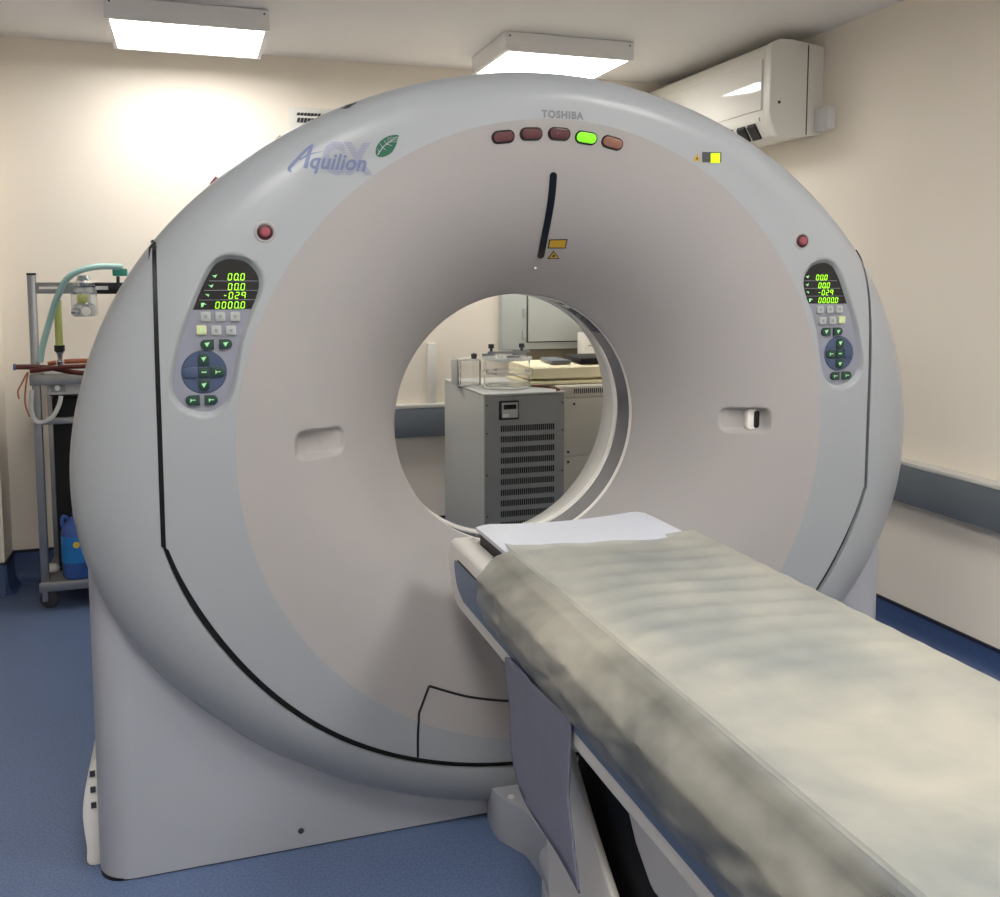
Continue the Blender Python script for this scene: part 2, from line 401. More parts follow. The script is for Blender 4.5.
RB, RBORE, DB = .793, .36, .31
BZ = 1.032
def edge_a(th):
    a = fold(th)
    return np.interp(a, [-90, -40, 0, 30, 55, 90], [.13, .16, .20, .17, .105, .085])
ROLL = .11
panel_px = [(355, 88), (430, 105), (485, 160), (498, 220), (480, 290), (440, 380), (405, 480), (385, 580), (365, 700), (330, 800), (270, 850), (200, 858), (120, 830), (70, 770), (62, 700), (80, 600), (110, 480), (150, 370), (190, 270), (225, 190), (270, 120), (310, 95)]
def zp(x, y): return (160 + x / 4.983, 240 + y / 4.983)
PANEL = []
for p in panel_px:
    q = aty(*zp(*p), F + .012); PANEL.append((q.x - CX, q.z))
PANEL = smooth_path(PANEL, 4, True)
PN = np.array(PANEL)
def sdist(x, z, poly):
    """signed distance to a closed polygon, positive inside"""
    d = np.full(x.shape, 1e9); ins = np.zeros(x.shape, bool); n = len(poly)
    for i in range(n):
        ax, az = poly[i]; bx, bz = poly[(i + 1) % n]; ex, ez = bx - ax, bz - az
        L = ex * ex + ez * ez + 1e-12; t = np.clip(((x - ax) * ex + (z - az) * ez) / L, 0, 1)
        d = np.minimum(d, np.hypot(x - ax - t * ex, z - az - t * ez))
        c = ((az > z) != (bz > z)) & (x < (bx - ax) * (z - az) / (bz - az + 1e-15) + ax); ins ^= c
    return np.where(ins, d, -d)
def sstep(a, b, x):
    t = np.clip((x - a) / (b - a), 0, 1); return t * t * (3 - 2 * t)
HL = [aty(*p, F + .05) for p in ((297, 433), (343, 436), (343, 452), (330, 460), (298, 464))]
def gy(X, Z, feat=True):
    """depth of the front skin at world X, Z"""
    X = np.asarray(X, float); Z = np.asarray(Z, float)
    dx = X - CX; th = np.arctan2(Z - CZ, dx); r = np.hypot(dx, Z - CZ)
    rb = np.hypot(dx, Z - BZ)
    y = np.full(X.shape, F)
    t = np.clip((RB - rb) / (RB - RBORE), 0, 1.05)
    y = y + DB * (.30 * t + .70 * t ** 3.0) * (t > 0)
    a = edge_a(th); u = np.clip((r - (Ro(th) - a)) / a, 0, 1)
    y = y + ROLL * (1 - np.sqrt(np.maximum(0, 1 - u ** 2.2)))
    if feat:
        ax = -np.abs(dx)
        m = (ax < -.6) & (ax > -.95) & (Z > 1.0) & (Z < 1.6)
        if m.any():
            sd = sdist(ax[m], Z[m], PANEL); yy = y[m]; y[m] = yy + .016 * sstep(-.009, .004, sd)
        m = (ax < -.50) & (ax > -.72) & (Z > .98) & (Z < 1.10)
        if m.any():
            hx, hz = ax[m], Z[m]
            pk = rrect(-.655, -.530, 1.003, 1.072, .022)
            sd = sdist(hx, hz, pk)
            ramp = sstep(-.525, -.60, hx) * .8 + .2
            y[m] = y[m] + .032 * sstep(-.003, .010, sd) * ramp
    return y
def on_face(px, py):
    """point of the front skin seen at a pixel of the photograph"""
    d = sight(px, py); Y = F
    for _ in range(12):
        p = np.array([0, 0, CAM_H]) + d * (Y / d[1]); Y = float(gy(np.array([p[0]]), np.array([p[2]]), False)[0])
    return p
gan = thing('ct_scanner', 'large round grey and white CT scanner gantry with open bore', 'medical scanner', (CX, 2.55, 0))
def polar(ths, rfun, cz, feat=True, close=False):
    rows = []
    for th in ths:
        r = rfun(th); X = CX + r * math.cos(th); Z = cz + r * math.sin(th)
        rows.append((X, Z))
    X = np.array([a for a, _ in rows]); Z = np.array([b for _, b in rows]); Y = gy(X, Z, feat)
    return [[(X[i, j], Y[i, j], Z[i, j]) for j in range(X.shape[1])] for i in range(X.shape[0])]
NT = 960
ths = np.linspace(0, 2 * PI, NT, endpoint=False)
# bowl: from the bore lip out to the circle
rr = np.concatenate([np.linspace(RBORE, .50, 24, endpoint=False), np.linspace(.50, .68, 70, endpoint=False), np.linspace(.68, RB, 18)])
P = polar(ths, lambda th: rr, BZ)
for row in P:                                   # thin returns so the skin has a thickness at the lip
    x, y, z = row[0]; row.insert(0, (x, y + .012, z))
obj('front_bowl', MB().grid(P, wrap_u=True), 'bowl', gan, label='warm white dished bowl around the bore', weld=False)
# grey front cover ring
def cover_r(th):
    a = fold(th); outer = float(Ro(th)) if a > SEAM_TOP else min(float(Rs(th)) - .005, float(Ro(th)))
    # the ring starts on the bowl circle (its centre sits a little higher)
    s = math.sin(th) * (BZ - CZ); inner = s + math.sqrt(RB ** 2 - (BZ - CZ) ** 2 + s * s)
    t = np.linspace(0, 1, 110); return inner + (outer - inner) * (1 - (1 - t) ** 1.15)
P = polar(ths, cover_r, CZ)
for th, row in zip(ths, P):
    x, y, z = row[-1]; a = fold(th); c, s = math.cos(th), math.sin(th)
    if a > SEAM_TOP:
        R = float(Ro(th)); y0 = y
        for k in range(1, 11):
            f = k / 10; yy = y0 + f * (REAR + .02 - ROLL - y0); rr_ = R + .010 * math.sin(PI * f) ** .8
            row.append((CX + rr_ * c, yy, CZ + rr_ * s))
    else:
        for k in range(1, 11): row.append((x - .0015 * k * c, y + .003 * k, z - .0015 * k * s))
obj('front_cover', MB().grid(P, wrap_u=True), 'grey', gan, label='grey outer ring of the front cover with rounded top edge', weld=False, ang=50)
# side and bottom shell, outside the black joint
ts = np.radians(np.linspace(-180 - SEAM_TOP, SEAM_TOP, 720))
def shell_r(th):
    a = float(Rs(th)) + (.006 if fold(th) > -12 else .006 + .006 * min(1., (-12 - float(fold(th))) / 10)); b = float(Ro(th)); a = min(a, b - .0005); return a + (b - a) * np.linspace(0, 1, 40)
P = polar(ts, shell_r, CZ)
for th, row in zip(ts, P):
    c, s = math.cos(th), math.sin(th); x, y, z = row[0]
    for k in range(1, 6): row.insert(0, (x, y + .006 * k, z))
    R = float(Ro(th)); y0 = row[-1][1]
    for k in range(1, 11):
        f = k / 10; yy = y0 + f * (REAR + .02 - ROLL - y0); rr_ = R + .010 * math.sin(PI * f) ** .8
        row.append((CX + rr_ * c, yy, CZ + rr_ * s))
obj('side_shell', MB().grid(P), 'grey', gan, label='grey side and underside shell bulging beyond the black joint', weld=False, ang=50)
# black rubber joint
rows = []
for th in ts:
    r0 = float(Rs(th)); c, s = math.cos(th), math.sin(th)
    r0 = min(r0, float(Ro(th)) - .016)
    y = float(gy(np.array([CX + r0 * c]), np.array([CZ + r0 * s]), False)[0])
    rows.append([(CX + (r0 + dr) * c, y + dy, CZ + (r0 + dr) * s) for dr, dy in ((-.012, .014), (.014, .014), (.014, .026), (-.012, .026))])
obj('joint_gasket', MB().grid(rows, wrap_v=True), 'black', gan)
# joint line running back over the rim
for sx in (-1, 1):
    m = MB(); th = math.radians(SEAM_TOP); R = float(Ro(th)); pts = []
    for k in range(9):
        f = k / 8; yy = F + ROLL + f * (REAR - ROLL - F - ROLL); rr_ = R + .010 * math.sin(PI * f) ** .8
        pts.append((CX + sx * rr_ * math.cos(th), yy, CZ + rr_ * math.sin(th)))
    obj('rim_joint', m.tube(pts, .004, 6), 'black', gan)
# rear cover
ring = []
for th in ths:
    c, s = math.cos(th), math.sin(th); R = float(Ro(th)); row = []
    for k in range(9):
        a = k / 8 * PI / 2; row.append((R - ROLL * (1 - math.cos(a)), REAR + .02 - ROLL + ROLL * math.sin(a)))
    for r in np.linspace(R - ROLL, .50, 12)[1:]: row.append((r, REAR + .02 + .03 * (R - ROLL - r)))
    row += [(.47, REAR + .03), (.455, REAR + .012), (.452, REAR)]
    ring.append([(CX + r * c, y, CZ + r * s) for r, y in row])
obj('rear_cover', MB().grid(ring, wrap_u=True), 'grey', gan, weld=False)
# bore: lip, dark window band, inner rings, flare to the rear
def band(name, prof, m, **k):
    return obj(name, MB().lathe([(r, y) for r, y in prof], (CX, 0, BZ), 180, 'y'), m, gan, weld=False, **k)
band('bore_lip', [(RBORE + .004, 2.503), (RBORE, 2.506), (RBORE, 2.524), (RBORE + .004, 2.526)], 'white')
band('bore_window', [(RBORE + .003, 2.526), (RBORE + .003, 2.612)], 'window', label='dark glossy band around the inside of the bore')
band('bore_inner_ring', [(RBORE + .004, 2.612), (RBORE - .001, 2.613), (RBORE - .001, 2.636), (RBORE + .004, 2.637)], 'white')
band('bore_ring_gap', [(RBORE + .004, 2.637), (RBORE + .004, 2.643)], 'black')
band('bore_flare', [(RBORE + .002, 2.643), (RBORE + .002, 2.66), (RBORE + .022, 2.74), (RBORE + .055, 2.83), (.45, REAR), (.456, REAR + .02)], 'liner')

# base
def base_outline(hw, top, n=28):
    pts = [(CX - hw, .004), (CX + hw, .004), (CX + hw, top - .02), (CX + hw - .09, top + .07)]
    for k in range(n + 1):
        a = -math.radians(10) - (PI - math.radians(20)) * k / n
        pts.append((CX + .86 * math.cos(a), CZ + .86 * math.sin(a) * 1.0))
    pts.append((CX - hw + .09, top + .07)); pts.append((CX - hw, top - .02)); return pts
foot = rrect(CX - 1.131, CX + 1.131, BASE_Y, REAR - .03, .06, 8)
hw = 1.131; ra = .925; zt_ = .80
a0_ = math.asin((zt_ - CZ) / ra)                      # where the cradle arc meets the top of the cover
def base_loop():
    pts = [(CX + ra * math.cos(a0_ - (PI + 2 * a0_) * k / 60), CZ + ra * math.sin(a0_ - (PI + 2 * a0_) * k / 60)) for k in range(61)]
    return [(CX - hw, zt_), (CX - hw, .004), (CX + hw, .004), (CX + hw, zt_)] + pts
bb_ = bmesh.new(); lp = base_loop(); yA, yB = BASE_Y, REAR - .03
vf = [bb_.verts.new((x, yA, z)) for x, z in lp]; vb = [bb_.verts.new((x, yB, z)) for x, z in lp]
bb_.faces.new(vf); bb_.faces.new(list(reversed(vb)))
for i in range(len(lp)):
    j = (i + 1) % len(lp); bb_.faces.new((vf[i], vb[i], vb[j], vf[j]))
ed = [e for e in bb_.edges if all(abs(v.co.y - yA) < 1e-6 or abs(v.co.y - yB) < 1e-6 for v in e.verts) and abs(e.verts[0].co.y - e.verts[1].co.y) < 1e-6
      and all(abs(abs(v.co.x - CX) - hw) < 1e-6 for v in e.verts) and abs(e.verts[0].co.z - e.verts[1].co.z) > .3]
bmesh.ops.bevel(bb_, geom=ed, offset=.085, segments=9, affect='EDGES', profile=.5)
bb_.verts.index_update(); bm_ = MB().add([v.co.copy() for v in bb_.verts], [[v.index for v in f.verts] for f in bb_.faces]); bb_.free()
obj('base_cover', bm_, 'base', gan, label='smooth grey pedestal cover standing on the floor', ang=30)
obj('base_floor_seal', MB().prism([(CX + (x - CX) * .997, y + (.004 if y < 2.5 else -.004)) for x, y in foot], 0, .006, 'z'), 'black', gan)
obj('base_screw', MB().lathe([(0, -.003), (.006, -.003), (.008, 0), (.008, .003)], tuple(aty(301, 831, BASE_Y)), 14, 'y'), 'darkgrey', gan)
# vented foot skirt on the left side
sk = MB(); xs = CX - 1.131
ol_ = smooth_path([(xs + .03, .004), (xs - .026, .004), (xs - .030, .05), (xs - .036, .13), (xs - .028, .20), (xs - .010, .26), (xs + .03, .285)], 4)
sk.prism(ol_, 2.372, 2.84, 'y')
obj('foot_skirt', sk, 'white', gan, bevel=.004, seg=2, label='cream ventilated skirt at the foot of the left side')
for z in (.15, .19, .23):
    obj('skirt_slot', MB().box(xs - .016, xs - .004, 2.368, 2.374, z, z + .014), 'darkgrey', gan)

# decals and fittings on the front skin
def skin(mb_pts, lift): return mb_pts
def face_patch(outline, lift=.0012, thick=.0, feat=False):
    """flat outline (X,Z) laid on the front skin, with a rim"""
    n = len(outline); X = np.array([p[0] for p in outline]); Z = np.array([p[1] for p in outline]); Y = gy(X, Z, feat)
    cx_, cz_ = X.mean(), Z.mean(); cy_ = float(gy(np.array([cx_]), np.array([cz_]), feat)[0])
    v = [(X[i], Y[i] + .002, Z[i]) for i in range(n)] + [(X[i], Y[i] - lift, Z[i]) for i in range(n)]
    f = [(i, (i + 1) % n, (i + 1) % n + n, i + n) for i in range(n)] + [tuple(range(n, 2 * n))]
    return MB().add(v, f)
def circ(x, z, r, n=28, sx=1.0): return [(x + sx * r * math.cos(2 * PI * k / n), z + r * math.sin(2 * PI * k / n)) for k in range(n)]
def rot(pts, a, cx, cz):
    c, s = math.cos(a), math.sin(a); return [(cx + (x - cx) * c - (z - cz) * s, cz + (x - cx) * s + (z - cz) * c) for x, z in pts]
# emergency stop buttons
for px, py, side in ((265, 232, 'left'), (802, 241, 'right')):
    p = on_face(px, py); y = p[1]
    e = obj('stop_button', MB().lathe([(.0, -.004), (.010, -.004), (.0175, -.002), (.019, .004)], (p[0], y, p[2]), 32, 'y'), 'darkred', gan, label='round red stop button on the %s of the ring' % side)
    obj('push_cap', MB().lathe([(0, -.010), (.008, -.0095), (.011, -.007), (.011, -.003)], (p[0], y, p[2]), 32, 'y'), 'redbtn', e)
    obj('button_recess', MB().lathe([(.019, .003), (.021, -.002), (.024, -.001), (.026, .002)], (p[0], y, p[2]), 32, 'y'), 'bowl', e)
# indicator lights
for (px, py, a, mm, lb) in ((503, 137, 8, 'maroon', 'dark maroon status light, leftmost of the row'), (531, 134, 3, 'maroon', 'dark maroon status light, second of the row'),
                            (559, 134, -1, 'maroon', 'dark maroon status light in the middle of the row'), (586, 138, -6, 'greenlamp', 'lit green status light'),
                            (612, 143, -12, 'brownlens', 'brown status light at the right end of the row')):
    p = on_face(px, py); X, Z = p[0], p[2]
    o1 = rot(rrect(X - .030, X + .030, Z - .0155, Z + .0155, .0150), math.radians(a), X, Z)
    o2 = rot(rrect(X - .026, X + .026, Z - .0118, Z + .0118, .0115), math.radians(a), X, Z)
    e = obj('status_light', face_patch(o1, .002), 'black', gan, label=lb)
    obj('lens', face_patch(o2, .0075), mm, e, bevel=.002)
# laser slot
pts = smooth_path([on_face(*p) for p in ((553, 176), (551.5, 195), (548, 218), (544, 238), (540.5, 256))], 6)
def slot_mesh(w_, lift, ext):
    rows = []
    q = [np.array(p) for p in pts]; t0 = (q[0] - q[1]) / np.linalg.norm(q[0] - q[1]); t1 = (q[-1] - q[-2]) / np.linalg.norm(q[-1] - q[-2])
    seq = [(q[0] + t0 * w_ * math.sin(a), w_ * math.cos(a)) for a in np.linspace(PI / 2 * .98, 0, 7)] + [(p, w_) for p in q[1:-1]] + [(q[-1] + t1 * w_ * math.sin(a), w_ * math.cos(a)) for a in np.linspace(0, PI / 2 * .98, 7)]
    for p, hw_ in seq:
        xs_ = np.linspace(p[0] - hw_, p[0] + hw_, 5); zs_ = np.full(5, p[2]); ys_ = gy(xs_, zs_, False) - lift
        rows.append([(xs_[i], ys_[i], zs_[i]) for i in range(5)])
    return MB().grid(rows)
sl_ = obj('laser_slot', slot_mesh(.0125, .0012, 0), 'bowl', gan, label='narrow black curved laser window above the bore')
obj('slot_glass', slot_mesh(.0098, .0024, 0), 'gloss_black', sl_)
# warning labels
def pxpatch(pts, lift=.001): return face_patch([(q[0], q[2]) for q in (on_face(*p) for p in pts)], lift)
lb = obj('warning_label', pxpatch([(549, 239.5), (567.5, 239), (565.5, 248.5), (547.5, 248.5)], .0008), 'labelink', gan, label='yellow rectangular warning sticker')
obj('label_field', pxpatch([(550, 240.5), (566.2, 240), (564.6, 247.6), (548.8, 247.6)], .0014), 'label', lb)
lb = obj('warning_triangle', pxpatch([(553.5, 250.5), (559.5, 259), (547, 259)], .0008), 'labelink', gan, label='small yellow triangular laser warning sticker')
obj('triangle_field', pxpatch([(553.5, 252), (557.9, 258.2), (548.8, 258.2)], .0014), 'label', lb)
obj('sun_symbol', face_patch(circ(*[on_face(553.4, 256)[i] for i in (0, 2)], .0035, 10), .002), 'labelink', lb)
lb = obj('warning_triangle', pxpatch([(697, 153.5), (700.5, 161), (692.5, 161)], .0008), 'label', gan, label='tiny yellow warning triangle beside the lime status window')
obj('sun_symbol', face_patch(circ(*[on_face(696.8, 158.6)[i] for i in (0, 2)], .0028, 10), .0016), 'labelink', lb)
p = on_face(535, 268)
obj('alignment_stud', MB().lathe([(0, -.005), (.004, -.004), (.006, 0), (.006, .004)], tuple(p), 16, 'y'), 'chrome', gan)
# status window (right)
sw = obj('status_window', pxpatch([(701, 151), (721.5, 151.5), (721.5, 163.5), (701, 163.5)], .001), 'bowl', gan, label='small status window with a lime lamp')
obj('window_recess', pxpatch([(702, 152), (721, 152.4), (720.8, 162.2), (702, 162.4)], .002), 'darkgrey', sw)
obj('lime_lamp', pxpatch([(710.2, 153.4), (718.8, 153.6), (718.6, 163), (710.2, 163)], .006), 'limelamp', sw)
# hand grip inserts: black oval in the right pocket
pk = (CX + .634, 1.037)
yy = float(gy(np.array([CX + .61]), np.array([1.037]))[0])
hk = obj('grip_sensor', MB().prism(rrect(CX + .604, CX + .652, 1.008, 1.067, .012), yy - .014, yy + .004), 'white', gan, bevel=.002)
obj('sensor_eye', MB().prism(rrect(CX + .624, CX + .641, 1.012, 1.062, .008), yy - .0165, yy - .012), 'gloss_black', hk)
# little caps and hook on top of the rim
for px, py, r in ((207, 180, .012), (268, 137, .012)):
    q = aty(px, py, F + .45); th = math.atan2(q.z - CZ, q.x - CX); R = float(Ro(th)) + .008; c, s = math.cos(th), math.sin(th)
    m = MB().tube([(CX + (R - .006) * c, F + .35, CZ + (R - .006) * s), (CX + (R + .012) * c, F + .35, CZ + (R + .012) * s)], [r * 1.3, r], 14)
    obj('rim_cap', m, 'redbtn', gan)
p = on_face(347, 106.5)
outl = smooth_path([(p[0] - .012, p[2] - .002), (p[0] - .004, p[2] + .006), (p[0] + .012, p[2] + .008), (p[0] + .024, p[2] + .011), (p[0] + .010, p[2] + .001), (p[0] + .002, p[2] - .006), (p[0] - .008, p[2] - .007)], 4, True)
obj('lifting_eye', face_patch(outl, .003), 'black', gan)

# ---- lettering laid on the skin
def text_mb(txt, px, py, h_px, slope=0, shear=0, bold=0, wscale=1, track=1, lift=.0012, thick=.0004):
    """text with its left baseline end at a pixel, h_px high"""
    cu = bpy.data.curves.new('t', 'FONT'); cu.body = txt; cu.size = 1; cu.shear = shear; cu.offset = bold; cu.resolution_u = 4; cu.space_character = track
    o = bpy.data.objects.new('t', cu); C.objects.link(o)
    dg = bpy.context.evaluated_depsgraph_get(); me = bpy.data.meshes.new_from_object(o.evaluated_get(dg))
    bm = bmesh.new(); bm.from_mesh(me)
    bmesh.ops.subdivide_edges(bm, edges=[e for e in bm.edges if e.calc_length() > .3], cuts=1)
    bmesh.ops.triangulate(bm, faces=bm.faces)
    p0 = on_face(px, py); sc = h_px * .00232 / .70; ca, sa = math.cos(slope), math.sin(slope)
    X = np.array([v.co.x * sc * wscale for v in bm.verts]); Z = np.array([v.co.y * sc for v in bm.verts])
    XX = p0[0] + X * ca - Z * sa; ZZ = p0[2] + X * sa + Z * ca; YY = gy(XX, ZZ, False) - lift
    m = MB(); m.add([(XX[i], YY[i], ZZ[i]) for i in range(len(XX))], [[v.index for v in f.verts] for f in bm.faces])
    bm.free(); bpy.data.objects.remove(o); bpy.data.curves.remove(cu); bpy.data.meshes.remove(me)
    return m, float(XX.max() - XX.min())
m, _ = text_mb('TOSHIBA', 541.5, 117, 7.3, slope=-.0, bold=.045, wscale=1.0, track=1.15)
obj('maker_lettering', m, 'logogrey', gan, normals=False, smooth=False, label='small grey capitals at the top of the ring')
lg = obj('model_lettering', text_mb('quilion', 308.5, 167.8, 15.2, slope=-.02, shear=.3, bold=.026, wscale=.92, track=1.03, lift=.0022)[0], 'logoblue', gan, normals=False, smooth=False, label='slate blue italic model lettering with green leaf')
# striped CX behind
def striped(txt, px, py, h, w):
    m, _ = text_mb(txt, px, py, h, slope=.02, bold=.05, wscale=w, track=1.12, lift=.0010)
    bm = bmesh.new(); me = bpy.data.meshes.new('s'); me.from_pydata(m.v, [], m.f); bm.from_mesh(me)
    z0 = min(v[2] for v in m.v); z1 = max(v[2] for v in m.v); n = 14
    for k in range(n * 4):
        z = z0 + (z1 - z0) * k / (n * 4)
        bmesh.ops.bisect_plane(bm, geom=bm.verts[:] + bm.edges[:] + bm.faces[:], plane_co=(0, 0, z), plane_no=(0, 0, 1))
    kill = [f for f in bm.faces if (int((f.calc_center_median().z - z0) / (z1 - z0) * n * 4) % 4) == 3]
    bmesh.ops.delete(bm, geom=kill, context='FACES')
    out = MB(); bm.verts.index_update(); bm.verts.ensure_lookup_table()
    out.add([v.co.copy() for v in bm.verts], [[v.index for v in f.verts] for f in bm.faces]); bm.free(); return out
obj('pale_capitals', striped('CX', 323.5, 172.5, 29, .74), 'logopale', lg, normals=False, smooth=False)
def pxstroke(pts, widths, lift=.0024, k=.00232):
    P_ = [on_face(*p) for p in pts]; A = []; B = []
    for i, p in enumerate(P_):
        a = P_[max(i - 1, 0)]; b = P_[min(i + 1, len(P_) - 1)]; t = np.array([b[0] - a[0], b[2] - a[2]]); t /= np.linalg.norm(t); n = np.array([-t[1], t[0]]) * widths[i] * k / 2
        A.append((p[0] + n[0], p[2] + n[1])); B.append((p[0] - n[0], p[2] - n[1]))
    X = np.array([q[0] for q in A + B]); Z = np.array([q[1] for q in A + B]); Y = gy(X, Z, False) - lift; n = len(A)
    return MB().add([(X[i], Y[i], Z[i]) for i in range(2 * n)], [(i, i + 1, n + i + 1, n + i) for i in range(n - 1)])
def swr(pts, ws, n=6):
    q = smooth_path([(p[0], p[1], w_) for p, w_ in zip(pts, ws)], n); return [(a, b) for a, b, _ in q], [c for _, _, c in q]
def Q(x, y): return (275 + x / 7.143, 120 + y / 7.143)
aP, aW = swr([Q(118, 372), Q(100, 350), Q(130, 310), Q(190, 245), Q(240, 198), Q(268, 175)], [1.2, 3.2, 3.0, 2.6, 2.6, 1.2])
A_ = pxstroke(aP, aW)
bP, bW = swr([Q(266, 178), Q(240, 250), Q(215, 345)], [2.4, 3.6, 4.0]); B_ = pxstroke(bP, bW, lift=.0026); A_.add(B_.v, B_.f)
cP, cW = swr([Q(170, 285), Q(250, 245), Q(340, 225)], [1.6, 1.3, .5]); B_ = pxstroke(cP, cW, lift=.0022); A_.add(B_.v, B_.f)
obj('swash_capital', A_, 'logoblue', lg, normals=False, smooth=False)
leaf = [Q(880, 108), Q(820, 112), Q(765, 140), Q(728, 185), Q(718, 235), Q(738, 262), Q(780, 262), Q(830, 235), Q(862, 185), Q(875, 140)]
lf = obj('leaf_emblem', pxpatch(smooth_path(leaf, 4, True), .0012), 'leaf', lg)
vP, vW = swr([Q(732, 250), Q(775, 190), Q(830, 150), Q(872, 116)], [1.1, .9, .7, .3]); V_ = pxstroke(vP, vW, .0024)
for a_, b_ in (((768, 196), (745, 165)), ((768, 196), (790, 215)), ((795, 172), (775, 142)), ((795, 172), (835, 185)), ((745, 228), (728, 205))):
    q = pxstroke([Q(*a_), Q(*b_)], [.8, .3], .0023); V_.add(q.v, q.f)
for yy_ in (128, 142, 156):
    q = pxstroke([Q(800, yy_ + 2), Q(884, yy_)], [.45, .45], .0023); V_.add(q.v, q.f)
obj('leaf_veins', V_, 'grey', lf, normals=False, smooth=False)

# ---- control panels
SEG = {'0': 'abcdef', '2': 'abged', '9': 'abcfg', '-': 'g'}
def digit(mb, ch, x, z, w, h, y, t=None):
    t = t or h * .13; s = .14 * h                               # slight slant
    def sk_(px_, pz_): return (x + px_ + s * pz_ / h, z + pz_)
    def bar(x0, z0, x1, z1):
        if abs(x1 - x0) > abs(z1 - z0): o = [(x0 + t * .6, z0 - t / 2), (x1 - t * .6, z0 - t / 2), (x1 - t * .2, z0), (x1 - t * .6, z0 + t / 2), (x0 + t * .6, z0 + t / 2), (x0 + t * .2, z0)]
        else: o = [(x0 - t / 2, z0 + t * .5), (x0, z0 + t * .15), (x0 + t / 2, z0 + t * .5), (x0 + t / 2, z1 - t * .5), (x0, z1 - t * .15), (x0 - t / 2, z1 - t * .5)]
        mb.prism([sk_(a, b) for a, b in o], y, y + .001)
    S_ = SEG[ch]
    if 'a' in S_: bar(0, h, w, h)
    if 'd' in S_: bar(0, 0, w, 0)
    if 'g' in S_: bar(0, h / 2, w, h / 2)
    if 'f' in S_: bar(0, h / 2, 0, h)
    if 'e' in S_: bar(0, 0, 0, h / 2)
    if 'b' in S_: bar(w, h / 2, w, h)
    if 'c' in S_: bar(w, 0, w, h / 2)
YP = F + .016
def PL(x, y):                                         # zoomed-crop coordinate -> offset from the axis and height on the left panel
    q = aty(*zp(x, y), YP - .003); return (q.x - CX, q.z)
K = .00232 / 4.983
def control_panel(side):
    sg = 1 if side == 'left' else -1
    def mx(pts): return [(CX + sg * x, z) for x, z in pts]
    inner = [( (x - PN[:, 0].mean()) * .985 + PN[:, 0].mean(), (z - PN[:, 1].mean()) * .99 + PN[:, 1].mean()) for x, z in PANEL]
    cp = obj('control_panel', MB().prism(mx(inner), YP - .003, YP + .004), 'panelgrey', gan, label='recessed %s control panel with green readouts and keys' % side)
    yb_ = YP - .003
    # display: upper piece of the outline
    zt = PL(0, 347)[1]
    up = [p for p in inner if p[1] > zt]
    up = [( (x - np.mean([a for a, _ in up])) * .985 + np.mean([a for a, _ in up]), z - .001) for x, z in up]
    i0 = min(range(len(up)), key=lambda i: up[i][1] if up[i][0] > -.7 else 9)
    left_edge = min(up, key=lambda p: p[1] + (0 if p[0] < np.mean([a for a, _ in up]) else 9)); right_edge = min(up, key=lambda p: p[1] + (0 if p[0] > np.mean([a for a, _ in up]) else 9))
    cxm = np.mean([a for a, _ in up]); czm = np.mean([b for _, b in up])
    up2 = [(left_edge[0], zt)] + [(right_edge[0], zt)] + up
    up2.sort(key=lambda p: math.atan2(p[1] - czm, p[0] - cxm))
    ds = obj('display', MB().prism(mx(up2), yb_ - .0015, yb_), 'gloss_black', cp)
    # readouts keep their reading direction on both panels
    dg_ = MB(); h = 30 * K * 1.0; w_ = 16 * K
    def row_ends(i): return PL((245, 225, 205, 180)[i], 200)[0], PL((495, 495, 490, 470)[i], 200)[0]
    def left_of(x, y, i):
        X, Z = PL(x, y); xl, xr = row_ends(i)
        return (CX + X, Z) if sg == 1 else (CX - xl - (xr - X), Z)
    for ri, (txt, xr, yb0) in enumerate((('00.0', 338, 199), ('00.0', 339, 248), ('-029', 315, 292), ('0000.0', 276, 340))):
        cells = []; x = 0; n = len(txt)
        for ch in txt:
            if ch == '.': cells.append(('.', x - 8.5 * K)); continue
            cells.append((ch, x)); x += (26 if ch == '-' else 29.5) * K
        wt = x; X0, Z0 = left_of(xr, yb0, ri)
        for ch, dx_ in cells:
            if ch == '.': dg_.box(X0 + dx_ - 2 * K, X0 + dx_ + 1.5 * K, yb_ - .0032, yb_ - .0022, Z0 - 3 * K, Z0 + 2 * K)
            elif ch == '-': digit(dg_, '-', X0 + dx_, Z0, 14 * K, h, yb_ - .0032)
            else: digit(dg_, ch, X0 + dx_, Z0, w_, h, yb_ - .0032)
    obj('digits', dg_, 'digit', ds, smooth=False)
    ln = MB(); ic = MB()
    for (xa, ya, xb) in ((245, 205, 490), (220, 252, 490), (195, 300, 480)):
        a, z = PL(xa, ya); b, _ = PL(xb, ya); ln.prism(mx([(a, z), (b, z), (b, z + 2 * K), (a, z + 2 * K)]), yb_ - .0025, yb_ - .001)
    obj('divider_lines', ln, 'panelgrey', ds, smooth=False)
    for i, (x, y) in enumerate(((272, 180), (254, 229), (234, 276), (217, 322))):
        a, z = PL(x, y); s_ = 12 * K
        if i < 2: o = [(a - s_, z + s_ * .5), (a - s_ * .2, z + s_ * .2), (a + s_, z + s_ * .7), (a + s_ * .3, z - s_ * .7), (a - s_ * .4, z - s_ * .2)]
        elif i == 2: o = [(a - s_ * .8, z + s_ * .6), (a + s_ * .9, z + s_ * .4), (a + s_ * .6, z - s_ * .6), (a - s_ * .1, z)]
        else: o = [(a - s_, z + s_ * .7), (a + s_ * .2, z + s_ * .7), (a + s_ * 1.2, z), (a + s_ * .2, z + s_ * .1), (a - s_ * .3, z - s_), (a - s_, z - s_)]
        xl, xr = row_ends(i)
        ic.prism([(CX + u, v) if sg == 1 else (CX - xr + (u - xl), v) for u, v in o], yb_ - .0028, yb_ - .0016)
    obj('display_icons', ic, 'glyph', ds, smooth=False)
    # dial
    a, z = PL(220, 658); R = 106 * K
